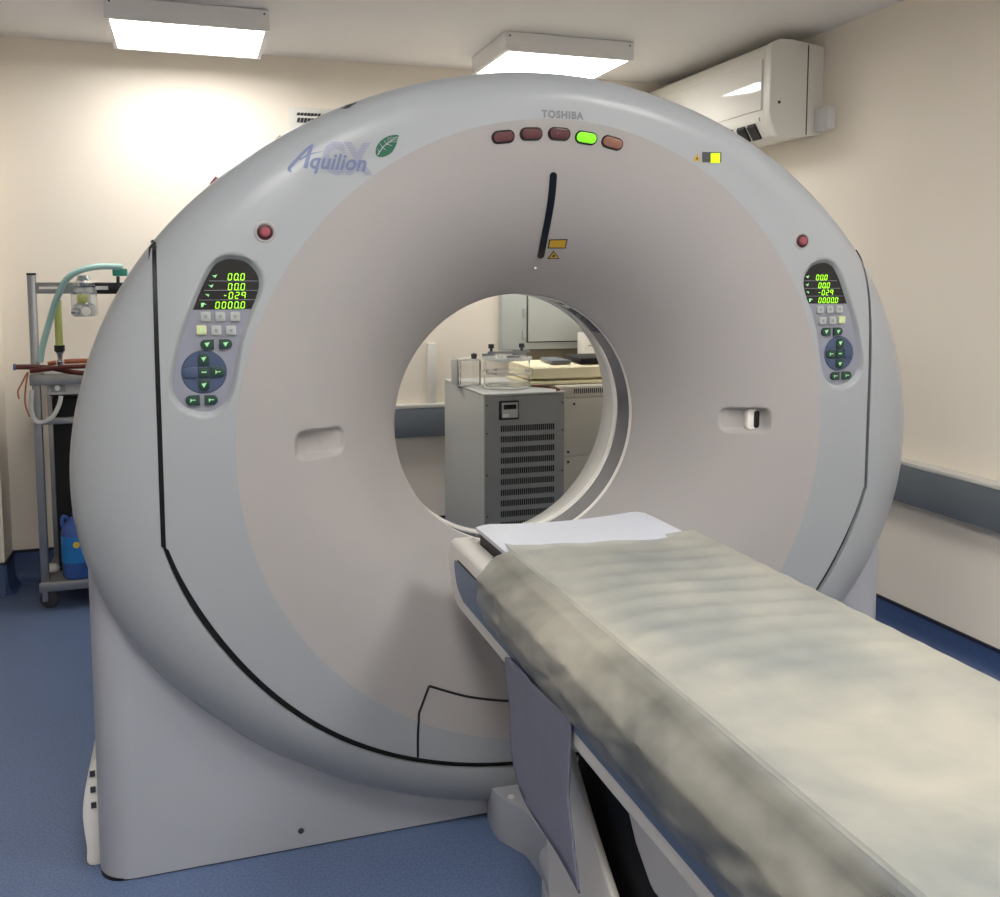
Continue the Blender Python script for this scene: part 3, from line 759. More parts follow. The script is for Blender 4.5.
    dl = obj('direction_pad', MB().lathe([(0, -.0025), (R - .002, -.0025), (R, 0)], (CX + sg * a, yb_, z), 48, 'y'), 'dial', cp)
    def key(x, y, w, hgt, mm, r, shape, parent, glyph=None):
        a, z = PL(x, y); w *= K; hgt *= K; X = CX + sg * a
        o = rrect(X - w / 2, X + w / 2, z - hgt / 2, z + hgt / 2, r * K)
        if shape in 'LR':
            s_ = (1 if shape == 'L' else -1) * sg
            rr_ = hgt * .46
            o = []
            for k in range(9):
                t = PI / 2 + PI * k / 8; o.append((X - s_ * 0 + (rr_ * math.cos(t) - w / 2 + rr_) * s_, z + rr_ / .92 * math.sin(t) * .98))
            o += [(X + s_ * w / 2, z - hgt / 2), (X + s_ * w / 2, z + hgt / 2)]
        if shape in 'UD':
            s_ = 1 if shape == 'U' else -1; rr_ = w * .46; o = []
            for k in range(9):
                t = PI * k / 8; o.append((X + rr_ / .92 * math.cos(t) * .98, z + (rr_ * math.sin(t) + hgt / 2 - rr_) * s_))
            o += [(X - w / 2, z - s_ * hgt / 2), (X + w / 2, z - s_ * hgt / 2)]
        kk = obj('key', MB().prism(o, yb_ - .0065, yb_ + .0005), mm, parent, bevel=.001)
        if glyph:
            s_ = .0065; g_ = {'v': [(-1, .6), (1, .9), (-.1, -1)], 't': [(-.9, .7), (-.2, .3), (1, .3), (1, -.1), (-.2, 0), (-.9, -.9)], '-': [(-.9, .3), (.9, .3), (.9, -.2), (-.9, -.2)], 'o': [(-.6, .6), (.6, .6), (.6, -.6), (-.6, -.6)]}[glyph]
            obj('symbol', MB().prism([(X + u * s_ * .9, z + v * s_ * .9) for u, v in g_], yb_ - .0072, yb_ - .0062), 'glyph' if mm != 'keygrey' else 'panelgrey', kk, smooth=False)
    for i, (x, y) in enumerate(((227, 381), (300, 381), (374, 381), (206, 448), (280, 450), (354, 450))):
        key(x, y, 46, 44, 'keyyellow' if i == 3 else 'keygrey', 6, 'S', cp, 'o')
    key(235, 520, 64, 50, 'keygreen', 6, 'L', cp, 'v'); key(327, 518, 62, 50, 'keygreen', 6, 'R', cp, 'v')
    key(163, 798, 66, 50, 'keygreen', 6, 'L', cp, 't'); key(255, 796, 62, 50, 'keygreen', 6, 'R', cp, 't')
    key(218, 592, 52, 60, 'keygreen', 6, 'U', cp, 'v'); key(220, 722, 54, 60, 'keygreen', 6, 'D', cp, 'v')
    key(150, 660, 66, 52, 'dial', 6, 'L', cp); key(219, 658, 52, 48, 'keygreen', 6, 'S', cp, '-'); key(288, 657, 68, 52, 'keygreen', 6, 'R', cp, 't')
control_panel('left'); control_panel('right')

# ---- service hatch at the foot of the front
hp = [on_face(*p) for p in ((429, 686), (470, 697), (515, 701))]
hb = [on_face(*p) for p in ((418, 757), (418, 735), (419, 713))]
def gline(pts, r, name='hatch_joint', m='black', lift=.001):
    P3 = []
    for p in smooth_path(pts, 8):
        y = float(gy(np.array([p[0]]), np.array([p[2]]), False)[0]); P3.append((p[0], y - lift + r * .4, p[2]))
    return obj(name, MB().tube(P3, r, 8), m, gan)
Zb = hb[0]
xr = CX + (CX - hp[0][0]) * .95
right_top = (xr, 0, hp[0][2]); mid = (CX, 0, hp[2][2] - .012)
gline([hb[0], hb[1], hb[2]], .0032)
gline([hb[2], tuple((hb[2] + hp[0]) / 2), tuple(hp[0])], .0032)
gline([hp[0], hp[1], hp[2], (CX + .0, 0, hp[2][2] - .006), (2 * CX - hp[2][0], 0, hp[2][2]), (2 * CX - hp[1][0], 0, hp[1][2]), (2 * CX - hp[0][0], 0, hp[0][2])], .0032)
gline([(2 * CX - p[0], 0, p[2]) for p in (hb[0], hb[1], hb[2], hp[0])], .0032)

# ================================================================ PATIENT TABLE
TX0, TX1 = .598, 1.168
Y0, Y1 = -.75, 2.225
tb = thing('patient_table', 'long white scanner couch reaching from the bore towards the viewer', 'patient table', (CX, .8, 0))
def yz_beam(z0, z1, yn, rn, ny=10):
    """side outline with rounded nose at the scanner end"""
    pts = [(Y0, z0), (yn - .10, z0)]
    for k in range(ny + 1):
        t = -PI / 2 + PI / 2 * k / ny; pts.append((yn - .10 + .10 * math.cos(t) * 1.0, z0 + .10 + .10 * math.sin(t)))
    pts += [(yn, z1 - .03), (yn - .012, z1 - .008), (yn - .03, z1), (Y0, z1)]; return pts
for sx, lb in ((-1, 'left'), (1, 'right')):
    xa = TX0 if sx < 0 else TX1 - .060
    b = obj('side_rail', MB().prism(yz_beam(.632, .792, Y1, .1), xa, xa + .060, 'x'), 'beam', tb, bevel=.012, seg=3)
    xo = TX0 - .0015 if sx < 0 else TX1 + .0015
    st = [(Y0 + .05, .668), (2.085, .668), (2.13, .685), (2.155, .715), (2.16, .745), (2.13, .752), (Y0 + .05, .752)]
    obj('inlay_strip', MB().prism(smooth_path(st[1:6], 3) + [st[6], st[0]], min(xo, xo - sx * .012), max(xo, xo - sx * .012), 'x'), 'bluestrip', b, label='slate blue inlay strip along the rail')
    st2 = [(Y0 + .05, .752), (2.13, .752), (2.13, .756), (Y0 + .05, .756)]
    obj('inlay_edge', MB().prism(st2, xo - .0008 if sx < 0 else xo - .008, xo + .008 if sx < 0 else xo + .0008, 'x'), 'black', b)
obj('cradle_board', MB().box(TX0 + .060, TX1 - .060, Y0 + .02, 2.15, .70, .8125), 'black', tb, bevel=.006)
obj('end_bumper', MB().prism(rrect(TX0 + .062, TX1 - .062, .655, .785, .03), 2.152, 2.205), 'beam', tb, bevel=.01)
obj('under_tray', MB().box(TX0 + .062, TX1 - .062, Y0 + .02, 2.14, .645, .698), 'beam', tb, bevel=.006)
# body below: upper housing, sloping lift covers, floor plate
hx0, hx1 = .672, 1.094
obj('upper_housing', MB().prism([(Y0 + .1, .45), (1.27, .45), (1.33, .495), (1.385, .565), (1.39, .644), (Y0 + .1, .644)], hx0, hx1, 'x'), 'beam', tb, bevel=.02, seg=3)
obj('housing_step', MB().prism([(Y0 + .12, .40), (1.18, .40), (1.25, .448), (Y0 + .12, .448)], hx0 + .012, hx1 - .012, 'x'), 'beam', tb, bevel=.012, seg=3)
cov = smooth_path([(1.60, .03), (1.70, .08), (1.735, .24), (1.725, .38), (1.70, .47), (1.665, .515), (1.63, .515), (1.585, .478), (1.50, .408), (1.39, .330), (1.2, .205), (.95, .10), (.8, .03)], 4)
for xa in (hx0 + .004, hx1 - .020):
    obj('side_fairing', MB().prism(cov, xa, xa + .016, 'x'), 'beam', tb, bevel=.006, seg=4)
for xa in (hx0 + .03, hx1 - .055):
    obj('rear_fairing', MB().prism([(1.02, .13), (1.16, .232), (1.22, .28), (1.24, .40), (1.18, .43), (.2, .43), (-.2, .13)], xa, xa + .025, 'x'), 'beam', tb, bevel=.01, seg=3)
obj('bellows', MB().prism([(.2, .12), (1.62, .12), (1.69, .24), (1.685, .40), (1.655, .50), (1.60, .53), (1.58, .643), (.2, .643)], hx0 + .045, hx1 - .045, 'x'), 'dark', tb)
L = [(.712, 2.262), (.708, 2.20), (.715, 2.155), (.735, 2.115), (.757, 2.06), (.757, 1.92), (.735, 1.88), (.705, 1.83), (.682, 1.75), (.672, 1.5), (.668, -.35)]
fp = smooth_path(L, 4); fp = [(x, y) for x, y in fp] + [(2 * CX - x, y) for x, y in reversed(fp)]
obj('floor_plate', MB().prism(fp, .0, .118, 'z'), 'base', tb, bevel=.01, seg=3, label='grey floor plate tying the couch to the scanner')
obj('plate_bolt', MB().lathe([(0, .004), (.007, .003), (.009, 0)], (atz(511, 797, .118).x, atz(511, 797, .118).y, .118), 16), 'white', tb)
nose = MB().prism([(.70, 1.85), (.725, 1.875), (1.041, 1.875), (1.066, 1.85), (1.09, 1.66), (.676, 1.66)], .118, .165, 'z')
obj('plate_cover', nose, 'base', tb, bevel=.03, seg=4)

# mattress: shallow cradle shape
def top_z(x):
    u = (x - CX) / .232; return .835 - .012 * max(0, 1 - u * u)
rows = []
for j in range(61):
    y = Y0 + (2.165 - Y0) * j / 60
    e = .0 if j < 57 else (j - 57) / 3
    row = []
    n = 24
    for i in range(n + 1):
        x = .652 + .462 * i / n; z = top_z(x)
        if i in (0, n): z -= .009
        if i in (1, n - 1): z -= .003
        row.append((x, y, max(z - .003 * e * e, .815)))
    for i in range(n, -1, -1): row.append((.655 + .456 * i / n, y, .8135))
    rows.append(row)
m = MB().grid(rows, wrap_v=True); nn = len(rows[0]); m.f += [tuple(range(nn)), tuple(range(60 * nn, 61 * nn))]
mt = obj('mattress', m, 'mattress', ang=50); tag(mt, 'long white vinyl mattress in the couch cradle, bare at the bore end', 'mattress')

# polythene cover over mattress and left rail
def fbm(x, y, z=0): return noise.noise(Vector((x, y, z)))
NU, NV = 150, 260
rows = []
for j in range(NV + 1):
    v = j / NV
    row = []
    for i in range(NU + 1):
        u = i / NU
        # end edge near the scanner is ragged
        yend = 1.905 + .03 * math.sin(3.2 * u + .6) + .022 * fbm(u * 7, 3.1) + (.02 if u > .82 else 0) * 1
        if u < .30: yend = 1.90 - .05 * (1 - u / .30) + .012 * fbm(u * 12, 8.)
        y = Y0 + .04 + (yend - Y0 - .04) * v
        # wrinkle strength, strong by the scanner end
        wv = math.exp(-((y - 1.50) / .36) ** 2)
        if u < .30:                              # hanging over the left rail
            s = u / .30                          # 0 bottom hem, 1 crease
            hem = .700 + .016 * fbm(y * 3.1, 5.5) + .004 * fbm(y * 14, 1.)
            puff = .016 + .014 * fbm(y * 4.2, 2.2) + .010 * fbm(y * 11, s * 2.)
            px_ = [(0, .588 - puff * .25, hem), (.3, .580 - puff * .8, .742), (.55, .582 - puff * .7, .785 + puff * .3), (.8, .615, .826 + puff * .35), (1, .650, .842)]
            for a, b in zip(px_, px_[1:]):
                if s <= b[0] + 1e-9:
                    t = (s - a[0]) / (b[0] - a[0]); x = a[1] + (b[1] - a[1]) * t; z = a[2] + (b[2] - a[2]) * t; break
            fo_ = abs(fbm(y * 13 + s * 5, s * 1.6 + 2., 3.)) ; x -= .016 * (.35 - fo_) * (1 - s) * (.4 + s); z += .008 * (.3 - abs(fbm(y * 11 - s * 4, s * 1.5, 7.))) * (s > .35) * (1.03 - s) * 2
        elif u < .93:
            s = (u - .30) / .63; x = .650 + .468 * s; k = 4 * s * (1 - s)
            z = top_z(x) + .0065
            ph = (y + .10 * (1 - k) * .6) * 2 * PI / .072 + 2.0 * fbm(s * 2.1, y * 2.5, 1.)
            z += wv * (.0075 * (math.sin(ph) * .5 + .5) ** 1.6 * (k ** .35)) + .0012 * (fbm(x * 9, y * 7) + 1) * k
            z += .004 * (s < .04) * (1 - s / .04)
        else:
            s = (u - .93) / .07; x = 1.118 + .024 * s; z = .8385 - .030 * s * s + .0035 * fbm(y * 16, s) * s
            x += .006 * fbm(y * 13, 4.) * s
        row.append((x, y, z))
    rows.append(row)
cvr = obj('plastic_cover', MB().grid(rows), 'film', weld=False)
cvr.data.materials.append(M['film_shaded'])              # darker mottled tone paints in the shadow gap behind the hanging side
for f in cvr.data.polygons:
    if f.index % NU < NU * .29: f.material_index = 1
tag(cvr, 'cloudy wrinkled polythene sheet draped over the couch and its left rail', 'plastic sheet')
# hanging apron flap below the rail
fl = [(1.745, .640), (1.720, .672), (1.43, .690), (1.405, .680), (1.402, .56), (1.375, .50), (1.335, .437), (1.345, .432), (1.47, .434), (1.585, .447), (1.65, .478), (1.686, .520), (1.708, .58)]
xf = .592
def flx(y, z): return xf - .004 - .010 * ((.68 - z) / .25) + .004 * math.sin(y * 17 + z * 5)
bmf = bmesh.new(); vs = [bmf.verts.new((0, y, z)) for y, z in smooth_path(fl, 3, True)]; bmf.faces.new(vs)
for k in range(1, 26):
    bmesh.ops.bisect_plane(bmf, geom=bmf.verts[:] + bmf.edges[:] + bmf.faces[:], plane_co=(0, 1.33 + k * .0165, 0), plane_no=(0, 1, 0))
for k in range(1, 14):
    bmesh.ops.bisect_plane(bmf, geom=bmf.verts[:] + bmf.edges[:] + bmf.faces[:], plane_co=(0, 0, .43 + k * .019), plane_no=(0, 0, 1))
bmf.verts.index_update(); m = MB(); m.add([(flx(v.co.y, v.co.z), v.co.y, v.co.z) for v in bmf.verts], [[v.index for v in f.verts] for f in bmf.faces]); bmf.free()
fo = obj('apron_flap', m, 'flap'); tag(fo, 'slate violet fabric flap hanging from the left rail of the couch', 'fabric flap')
sm = fo.modifiers.new('thick', 'SOLIDIFY'); sm.thickness = .004; sm.offset = 0

# ================================================================ BEHIND THE SCANNER
CT = .945
ch = thing('chiller_cabinet', 'grey metal cooling cabinet with rows of vent slots, seen through the bore', 'cabinet', (1.35, 4.05, 0))
cxa, cxb = aty(484, 395, 3.75).x, aty(565, 395, 3.75).x
obj('body', MB().box(cxa, cxb, 3.756, 4.40, .03, CT - .004), 'cabgrey', ch, bevel=.004)
obj('front_panel', MB().box(cxa + .002, cxb - .002, 3.748, 3.757, .035, CT - .008), 'cabgrey2', ch, bevel=.003)
obj('top', MB().box(cxa - .002, cxb + .002, 3.747, 4.402, CT - .004, CT + .004), 'cabgrey', ch, bevel=.002)
for x in (cxa + .03, cxb - .03):
    for y in (3.80, 4.36): obj('foot', MB().lathe([(.0, 0), (.02, 0), (.02, .03), (0, .03)], (x, y, 0), 16), 'black', ch)
for z in (.9, .78, .6, .42, .2):
    for x in (cxa + .012, cxb - .012): obj('screw', MB().lathe([(0, -.002), (.004, -.002), (.004, .001)], (x, 3.748, z), 8, 'y'), 'darkgrey', ch)
va, vb = aty(501, 430, 3.747).x, aty(555, 430, 3.747).x
for r in range(14):
    zc = aty(520, 428 + 10.6 * r, 3.747).z
    if zc < .1: break
    m = MB(); n = 26
    for k in range(n):
        x = va + (vb - va) * k / n; m.box(x, x + (vb - va) / n * .6, 3.7465, 3.7485, zc - .013, zc + .013)
    obj('vent_row', m, 'black', ch, smooth=False)
a = aty(499, 401, 3.745); b = aty(518.5, 419, 3.745)
dv = obj('controller', MB().box(a.x, b.x, 3.738, 3.749, b.z, a.z), 'black', ch, bevel=.003)
obj('bezel', MB().box(a.x + .010, b.x - .006, 3.7355, 3.739, b.z + .008, a.z - .008), 'cabgrey', dv, bevel=.002)
obj('screen', MB().box(a.x + .018, b.x - .014, 3.734, 3.736, b.z + .045, a.z - .016), 'gloss_black', dv)
obj('button', MB().box(a.x + .014, a.x + .04, 3.733, 3.736, b.z + .012, b.z + .026), 'white', dv)
# cream cabinet
cr_ = thing('cream_cabinet', 'cream metal cabinet with a vent strip right of the grey cooling cabinet', 'cabinet', (1.85, 4.2, 0))
yC = 3.93; zt = aty(590, 385, yC).z; xa, xb = cxb + .03, 2.25
obj('body', MB().box(xa, xb, yC + .008, 4.6, .02, zt), 'cabcream', cr_, bevel=.006)
z1 = aty(590, 397, yC).z; z2 = aty(590, 455, yC).z
obj('top_rail', MB().box(xa, xb, yC, yC + .009, z1 + .003, zt - .004), 'cabcream', cr_, bevel=.003)
obj('upper_door', MB().box(xa + .002, xb - .002, yC, yC + .009, z2 + .003, z1 - .003), 'cabcream', cr_, bevel=.003)
obj('lower_door', MB().box(xa + .002, xb - .002, yC, yC + .009, .05, z2 - .003), 'cabcream', cr_, bevel=.003)
m = MB(); a = aty(574, 391, yC); b = aty(602, 391, yC)
for k in range(18):
    x = a.x + (b.x - a.x) * k / 14; m.box(x, x + .005, yC - .001, yC + .002, a.z - .012, a.z + .010)
obj('vent_strip', m, 'black', cr_, smooth=False)
for px, py in ((574, 404), (568, 452), (568, 462)):
    p = aty(px, py, yC); obj('lock', MB().lathe([(0, -.003), (.006, -.003), (.006, .002)], tuple(p), 10, 'y'), 'darkgrey', cr_)
# wall cabinet
yW = 4.79; wa = aty(502, 340, yW); z0w = aty(550, 349, yW).z
wc = thing('wall_cabinet', 'shallow pale grey-green metal cabinet fixed to the back wall above the brown board', 'cabinet', (wa.x + .35, 4.82, z0w))
obj('body', MB().box(wa.x, wa.x + .72, yW, WB, z0w, z0w + .85), 'cabpale', wc, bevel=.004)
da = aty(527, 342, yW); db = aty(577, 342, yW)
obj('door_gap', MB().box(da.x - .003, wa.x + .66, yW - .002, yW + .002, da.z - .004, z0w + .80), 'darkgrey', wc)
dd = obj('door', MB().box(da.x + .003, wa.x + .655, yW - .014, yW - .001, da.z + .002, z0w + .795), 'cabpale', wc, bevel=.003)
for py in (313, 335):
    p = aty(525, py, yW - .01); obj('hinge', MB().box(p.x - .012, p.x + .004, yW - .016, yW - .001, p.z - .025, p.z + .025), 'cabgrey', dd, bevel=.002)
zb1 = z0w - .002
bb = obj('brown_board', MB().box(wa.x + .08, 2.66, WB - .03, WB, .776, zb1), 'brown', bevel=.002); tag(bb, 'brown-grey board on the back wall under the pale cabinet', 'wall board')
# foam pad
def foam(x0, x1, y0, y1, z0, z1, bulge):
    n = 20; rows = []
    for i in range(n + 1):
        u = i / n; x = x0 + (x1 - x0) * u; e = 1 - abs(2 * u - 1) ** 10
        row = []
        for k in range(28):
            t = 2 * PI * k / 28; c, s = math.cos(t), math.sin(t)
            sy = math.copysign(abs(c) ** .35, c); sz = math.copysign(abs(s) ** .3, s)
            row.append((x, (y0 + y1) / 2 + (y1 - y0) / 2 * sy * (.96 + .04 * e), (z0 + z1) / 2 + (z1 - z0) / 2 * sz * (.82 + .18 * e) + .003 * fbm(x * 5, k * .3)))
        rows.append(row)
    m = MB().grid(rows, wrap_v=True); m.f += [tuple(range(28)), tuple(range(n * 28, (n + 1) * 28))]; return m
a = aty(527, 386, 4.02); b = aty(603, 386, 4.02)
pd = thing('foam_pad', 'thick pale yellow foam cushion lying across the two cabinets', 'cushion', ((a.x + b.x) / 2, 4.15, zt))
zf = max(zt, CT + .004) + .001
fx0 = max(a.x - .01, aty(507, 383, 3.98).x + .115); fx1 = b.x + .25
zm = aty(560, 380, 4.0).z; zt2 = aty(560, 365, 4.0).z
obj('lower_layer', foam(fx0, fx1, 3.97, 4.35, zf, zm, 0), 'foam', pd)
obj('upper_layer', foam(fx0 + .012, fx1 - .01, 3.98, 4.34, zm + .001, zt2, 0), 'foam', pd)
# black tray with box on foam
a = aty(572, 367, 4.1); 
tr = obj('black_tray', MB().prism([(a.x, 4.0), (a.x + .20, 4.0), (a.x + .22, 4.26), (a.x + .02, 4.26)], zt2 + .002, zt2 + .028, 'z'), 'dark', bevel=.006); tag(tr, 'black flat tray lying on the yellow foam cushion', 'tray')
a2 = aty(549, 365, 4.05)
fm = obj('grey_frame', MB().prism([(a2.x, 4.02), (a2.x + .1, 4.02), (a2.x + .1, 4.22), (a2.x + .02, 4.22)], zt2 + .002, zt2 + .02, 'z'), 'slate', bevel=.005); tag(fm, 'small grey flat frame lying on the yellow foam beside the black tray', 'frame')
# white device behind the tray
a = aty(577, 358, 4.58); b = aty(577, 333, 4.5)
wd = thing('white_device', 'white boxy device standing behind the black tray, cut off by the bore edge', 'device', (a.x + .12, 4.5, zt))
obj('body', MB().box(a.x, a.x + .26, 4.50, 4.58, zt + .001, b.z), 'white', wd, bevel=.006)
obj('drawer_line', MB().box(a.x + .03, a.x + .2, 4.498, 4.501, b.z - .07, b.z - .066), 'darkgrey', wd)
obj('drawer_line', MB().box(a.x + .03, a.x + .2, 4.498, 4.501, b.z - .12, b.z - .116), 'darkgrey', wd)
obj('control_knob', MB().lathe([(0, -.012), (.012, -.012), (.014, 0)], (a.x + .10, 4.50, b.z - .095), 16, 'y'), 'darkred', wd)
obj('top_holder', MB().box(a.x + .005, a.x + .05, 4.51, 4.56, b.z, b.z + .07), 'cabgrey', wd, bevel=.004)
# dark cord lying on the grey cabinet
pts = smooth_path([atz(531, 385, CT + .012), atz(545, 386, CT + .012), atz(556, 388, CT + .010), atz(563, 392, CT + .009)], 6)
co = obj('power_cord', MB().tube([(p[0], min(max(p[1], 3.76), 3.95), CT + .009) for p in pts], .0045, 8), 'hose_brown'); tag(co, 'dark brown cord lying on the grey cabinet in front of the foam', 'cord')
# clear drums (water phantoms)
zc0 = CT + .004
def drum(x, y, r, h, name, label):
    t = thing(name, label, 'clear container', (x, y, zc0))
    obj('wall', MB().lathe([(r * .2, .002), (r, .002), (r, h), (r - .006, h), (r - .006, .010), (r * .2, .010)], (x, y, zc0), 56), 'acrylic', t)
    obj('base_ring', MB().lathe([(r - .02, 0.001), (r + .006, .001), (r + .006, .014), (r - .02, .014)], (x, y, zc0), 56), 'water', t)
    obj('middle_ring', MB().lathe([(r + .001, h * .5), (r + .006, h * .5), (r + .006, h * .5 + .012), (r + .001, h * .5 + .012)], (x, y, zc0), 56), 'water', t)
    obj('lid', MB().lathe([(0, h), (r + .008, h), (r + .008, h + .012), (0, h + .012)], (x, y, zc0), 56), 'water', t)
    return t
dc = aty(507, 383, 3.98); R1 = .105
d1 = drum(dc.x, 3.98, R1, .125, 'clear_drum', 'large clear acrylic drum with a clamped lid on the grey cabinet')
for ang in (30, 150, 270):
    kx, ky = dc.x + .085 * math.cos(math.radians(ang)), 3.98 + .085 * math.sin(math.radians(ang))
    obj('clamp_bar', MB().box(kx - .03, kx + .03, ky - .008, ky + .008, zc0 + .139, zc0 + .150), 'steel', d1, bevel=.002)
obj('crossbar', MB().box(dc.x - .09, dc.x + .11, 3.972, 3.988, zc0 + .152, zc0 + .163), 'steel', d1, bevel=.003)
for kx, ky in ((dc.x - .075, 3.98), (dc.x + .07, 3.98)):
    obj('knob', MB().lathe([(0, 0), (.006, 0), (.006, .012), (.013, .014), (.013, .032), (0, .034)], (kx, ky, zc0 + .163), 16), 'darkgrey', d1)
d2x = aty(467, 385, 4.12).x
d2 = thing('clear_box', 'small clear acrylic box left of the drum on the grey cabinet', 'clear container', (d2x, 4.12, zc0))
x0_, x1_ = aty(456.5, 380, 4.12).x, aty(477, 380, 4.12).x
m = MB(); e = .006; h = .115
m.box(x0_, x1_, 4.06, 4.06 + e, zc0 + .008, zc0 + h).box(x0_, x1_, 4.18 - e, 4.18, zc0 + .008, zc0 + h).box(x0_, x0_ + e, 4.067, 4.173, zc0 + .008, zc0 + h).box(x1_ - e, x1_, 4.067, 4.173, zc0 + .008, zc0 + h)
obj('walls', m, 'acrylic', d2, smooth=False)
obj('base', MB().box(x0_ - .002, x1_ + .002, 4.058, 4.182, zc0 + .001, zc0 + .008), 'water', d2)
obj('lid', MB().box(x0_ - .002, x1_ + .002, 4.058, 4.182, zc0 + h, zc0 + h + .008), 'water', d2)
obj('end_post', MB().box(x0_ - .012, x0_ - .003, 4.07, 4.17, zc0 + .001, zc0 + h + .004), 'cabgrey', d2, bevel=.002)
p = aty(474, 357, 4.1); obj('knob', MB().lathe([(0, 0), (.012, 0), (.015, .02), (0, .026)], (p.x, 4.1, zc0 + h + .008), 16), 'darkgrey', d2)

# ================================================================ ANAESTHETIC TROLLEY
TY = 4.40
def A(x, y, Y=TY): return aty(x, y, Y)
px0 = A(36.5, 400).x
tw = .56; td = .42
tl = thing('equipment_trolley', 'grey steel equipment trolley on castors behind the left of the scanner', 'trolley', (px0 + .27, TY + .2, 0))
ztop = A(34, 275).z
for x in (px0 - .016, px0 + tw):
    for y in (TY, TY + td):
        top = ztop if y == TY else A(60, 377).z - .03
        obj('post', MB().box(x, x + .032, y, y + .032, .11, top), 'steel', tl, bevel=.003)
        obj('end_plug', MB().box(x - .001, x + .033, y - .001, y + .033, top, top + .008), 'black', tl, bevel=.002)
        c = obj('caster', MB().box(x + .004, x + .028, y + .004, y + .028, .075, .11).box(x + .004, x + .026, y - .006, y - .001, .03, .09).box(x + .004, x + .026, y + .026, y + .031, .03, .09), 'steel', tl, bevel=.002)
        obj('wheel', MB().lathe([(.0, -.012), (.030, -.012), (.038, -.008), (.038, .008), (.030, .012), (0, .012)], (x + .03, y + .012, .038), 24, 'y'), 'darkgrey', c)
zr = A(60, 288).z
obj('top_rail', MB().box(px0 + .017, px0 + tw, TY + .002, TY + .028, zr - .024, zr + .024), 'steel', tl, bevel=.003)
obj('rail_slot', MB().box(px0 + .03, px0 + .12, TY - .002, TY + .003, zr - .004, zr + .006), 'white', tl)
zs = A(60, 377).z
sh = obj('shelf', MB().box(px0 - .016, px0 + tw + .03, TY - .035, TY + td + .03, zs - .012, zs + .006), 'steel', tl, bevel=.003)
obj('shelf_lip', MB().box(px0 - .018, px0 + tw + .03, TY - .04, TY - .035, zs - .03, zs + .018), 'steel', sh, bevel=.001)
zm_ = A(60, 421).z
obj('cross_rail', MB().box(px0 + .017, px0 + tw, TY + .004, TY + .024, zm_ - .014, zm_ + .014), 'steel', tl, bevel=.002)
zl = A(60, 546, TY + td).z
obj('rear_rail', MB().box(px0 + .017, px0 + tw, TY + td + .004, TY + td + .02, zl - .02, zl + .022), 'white', tl, bevel=.002)
zb = A(60, 587).z
b_ = obj('bottom_shelf', MB().box(px0 - .016, px0 + tw + .03, TY - .035, TY + td + .03, .112, .12), 'steel', tl, bevel=.002)
obj('shelf_lip', MB().box(px0 - .018, px0 + tw + .03, TY - .04, TY - .035, .085, .125), 'steel', b_, bevel=.001)
# things on it
bx = A(51.5, 400, TY + .13).x
bc = thing('black_case', 'tall black equipment case standing inside the trolley', 'case', (bx + .15, TY + .22, .121))
obj('body', MB().box(bx, bx + .34, TY + .13, TY + .38, .121, zs - .10), 'dark', bc, bevel=.01)
obj('lid', MB().box(bx - .003, bx + .343, TY + .125, TY + .385, zs - .099, zs - .085), 'darkgrey', bc, bevel=.004)
dv2 = thing('white_pump', 'small white boxed pump hanging under the trolley shelf', 'pump', (bx + .07, TY + .15, zs - .08))
obj('body', MB().box(bx - .01, bx + .17, TY + .04, TY + .16, zs - .082, zs - .016), 'white', dv2, bevel=.006)
obj('dark_face', MB().box(bx + .01, bx + .07, TY + .037, TY + .041, zs - .07, zs - .03), 'cabgrey', dv2, bevel=.002)
obj('outlet', MB().tube([(bx + .04, TY + .02, zs - .05), (bx + .04, TY + .05, zs - .05)], .012, 12), 'chrome', dv2)
# glass and metal vaporiser hanging off the top rail
vx = A(84, 298, TY - .05); vz = vx.z; vx = vx.x; vy = TY - .05
vp = thing('vaporiser_unit', 'clear and chrome valve canister clamped to the top rail of the trolley', 'valve unit', (vx, vy, vz - .08))
obj('canister', MB().lathe([(0, -.078), (.044, -.078), (.052, -.066), (.052, .030), (.046, .044), (.03, .05), (0, .05)], (vx, vy, vz), 32), 'water', vp)
obj('metal_core', MB().lathe([(0, -.074), (.034, -.074), (.036, -.03), (.022, -.02), (.022, .02), (.034, .025), (.034, .044), (0, .044)], (vx, vy, vz), 24), 'chrome', vp)
obj('cap', MB().lathe([(.0, .05), (.044, .05), (.047, .064), (.03, .074), (.022, .096), (0, .1)], (vx, vy, vz), 28), 'chrome', vp)
obj('rating_plate', MB().box(vx - .022, vx + .018, vy - .0545, vy - .050, vz - .02, vz + .016), 'flow', vp, bevel=.001)
obj('bottom_valve', MB().tube([(vx + .012, vy - .055, vz - .055), (vx + .012, vy + .02, vz - .055)], .019, 18).tube([(vx - .048, vy - .03, vz - .055), (vx - .02, vy - .03, vz - .055)], .013, 14), 'chrome', vp)
obj('clamp', MB().box(vx - .03, vx + .03, TY - .02, TY + .001, zr - .03, zr + .03), 'darkgrey', vp, bevel=.004)
# rail clamp with teal connector
kx = A(111, 288).x
kc = thing('rail_clamp', 'black clamp with white label on the right of the trolley top rail', 'clamp', (kx, TY - .02, zr - .03))
obj('block', MB().box(kx - .075, kx + .05, TY - .02, TY + .001, zr - .026, zr + .022), 'black', kc, bevel=.004)
obj('name_strip', MB().box(kx - .06, kx - .01, TY - .0225, TY - .0195, zr - .008, zr + .008), 'white', kc)
obj('arm', MB().tube([(kx + .03, TY - .03, zr - .02), (kx + .032, TY - .03, zr + .05)], .007, 10), 'darkgrey', kc)
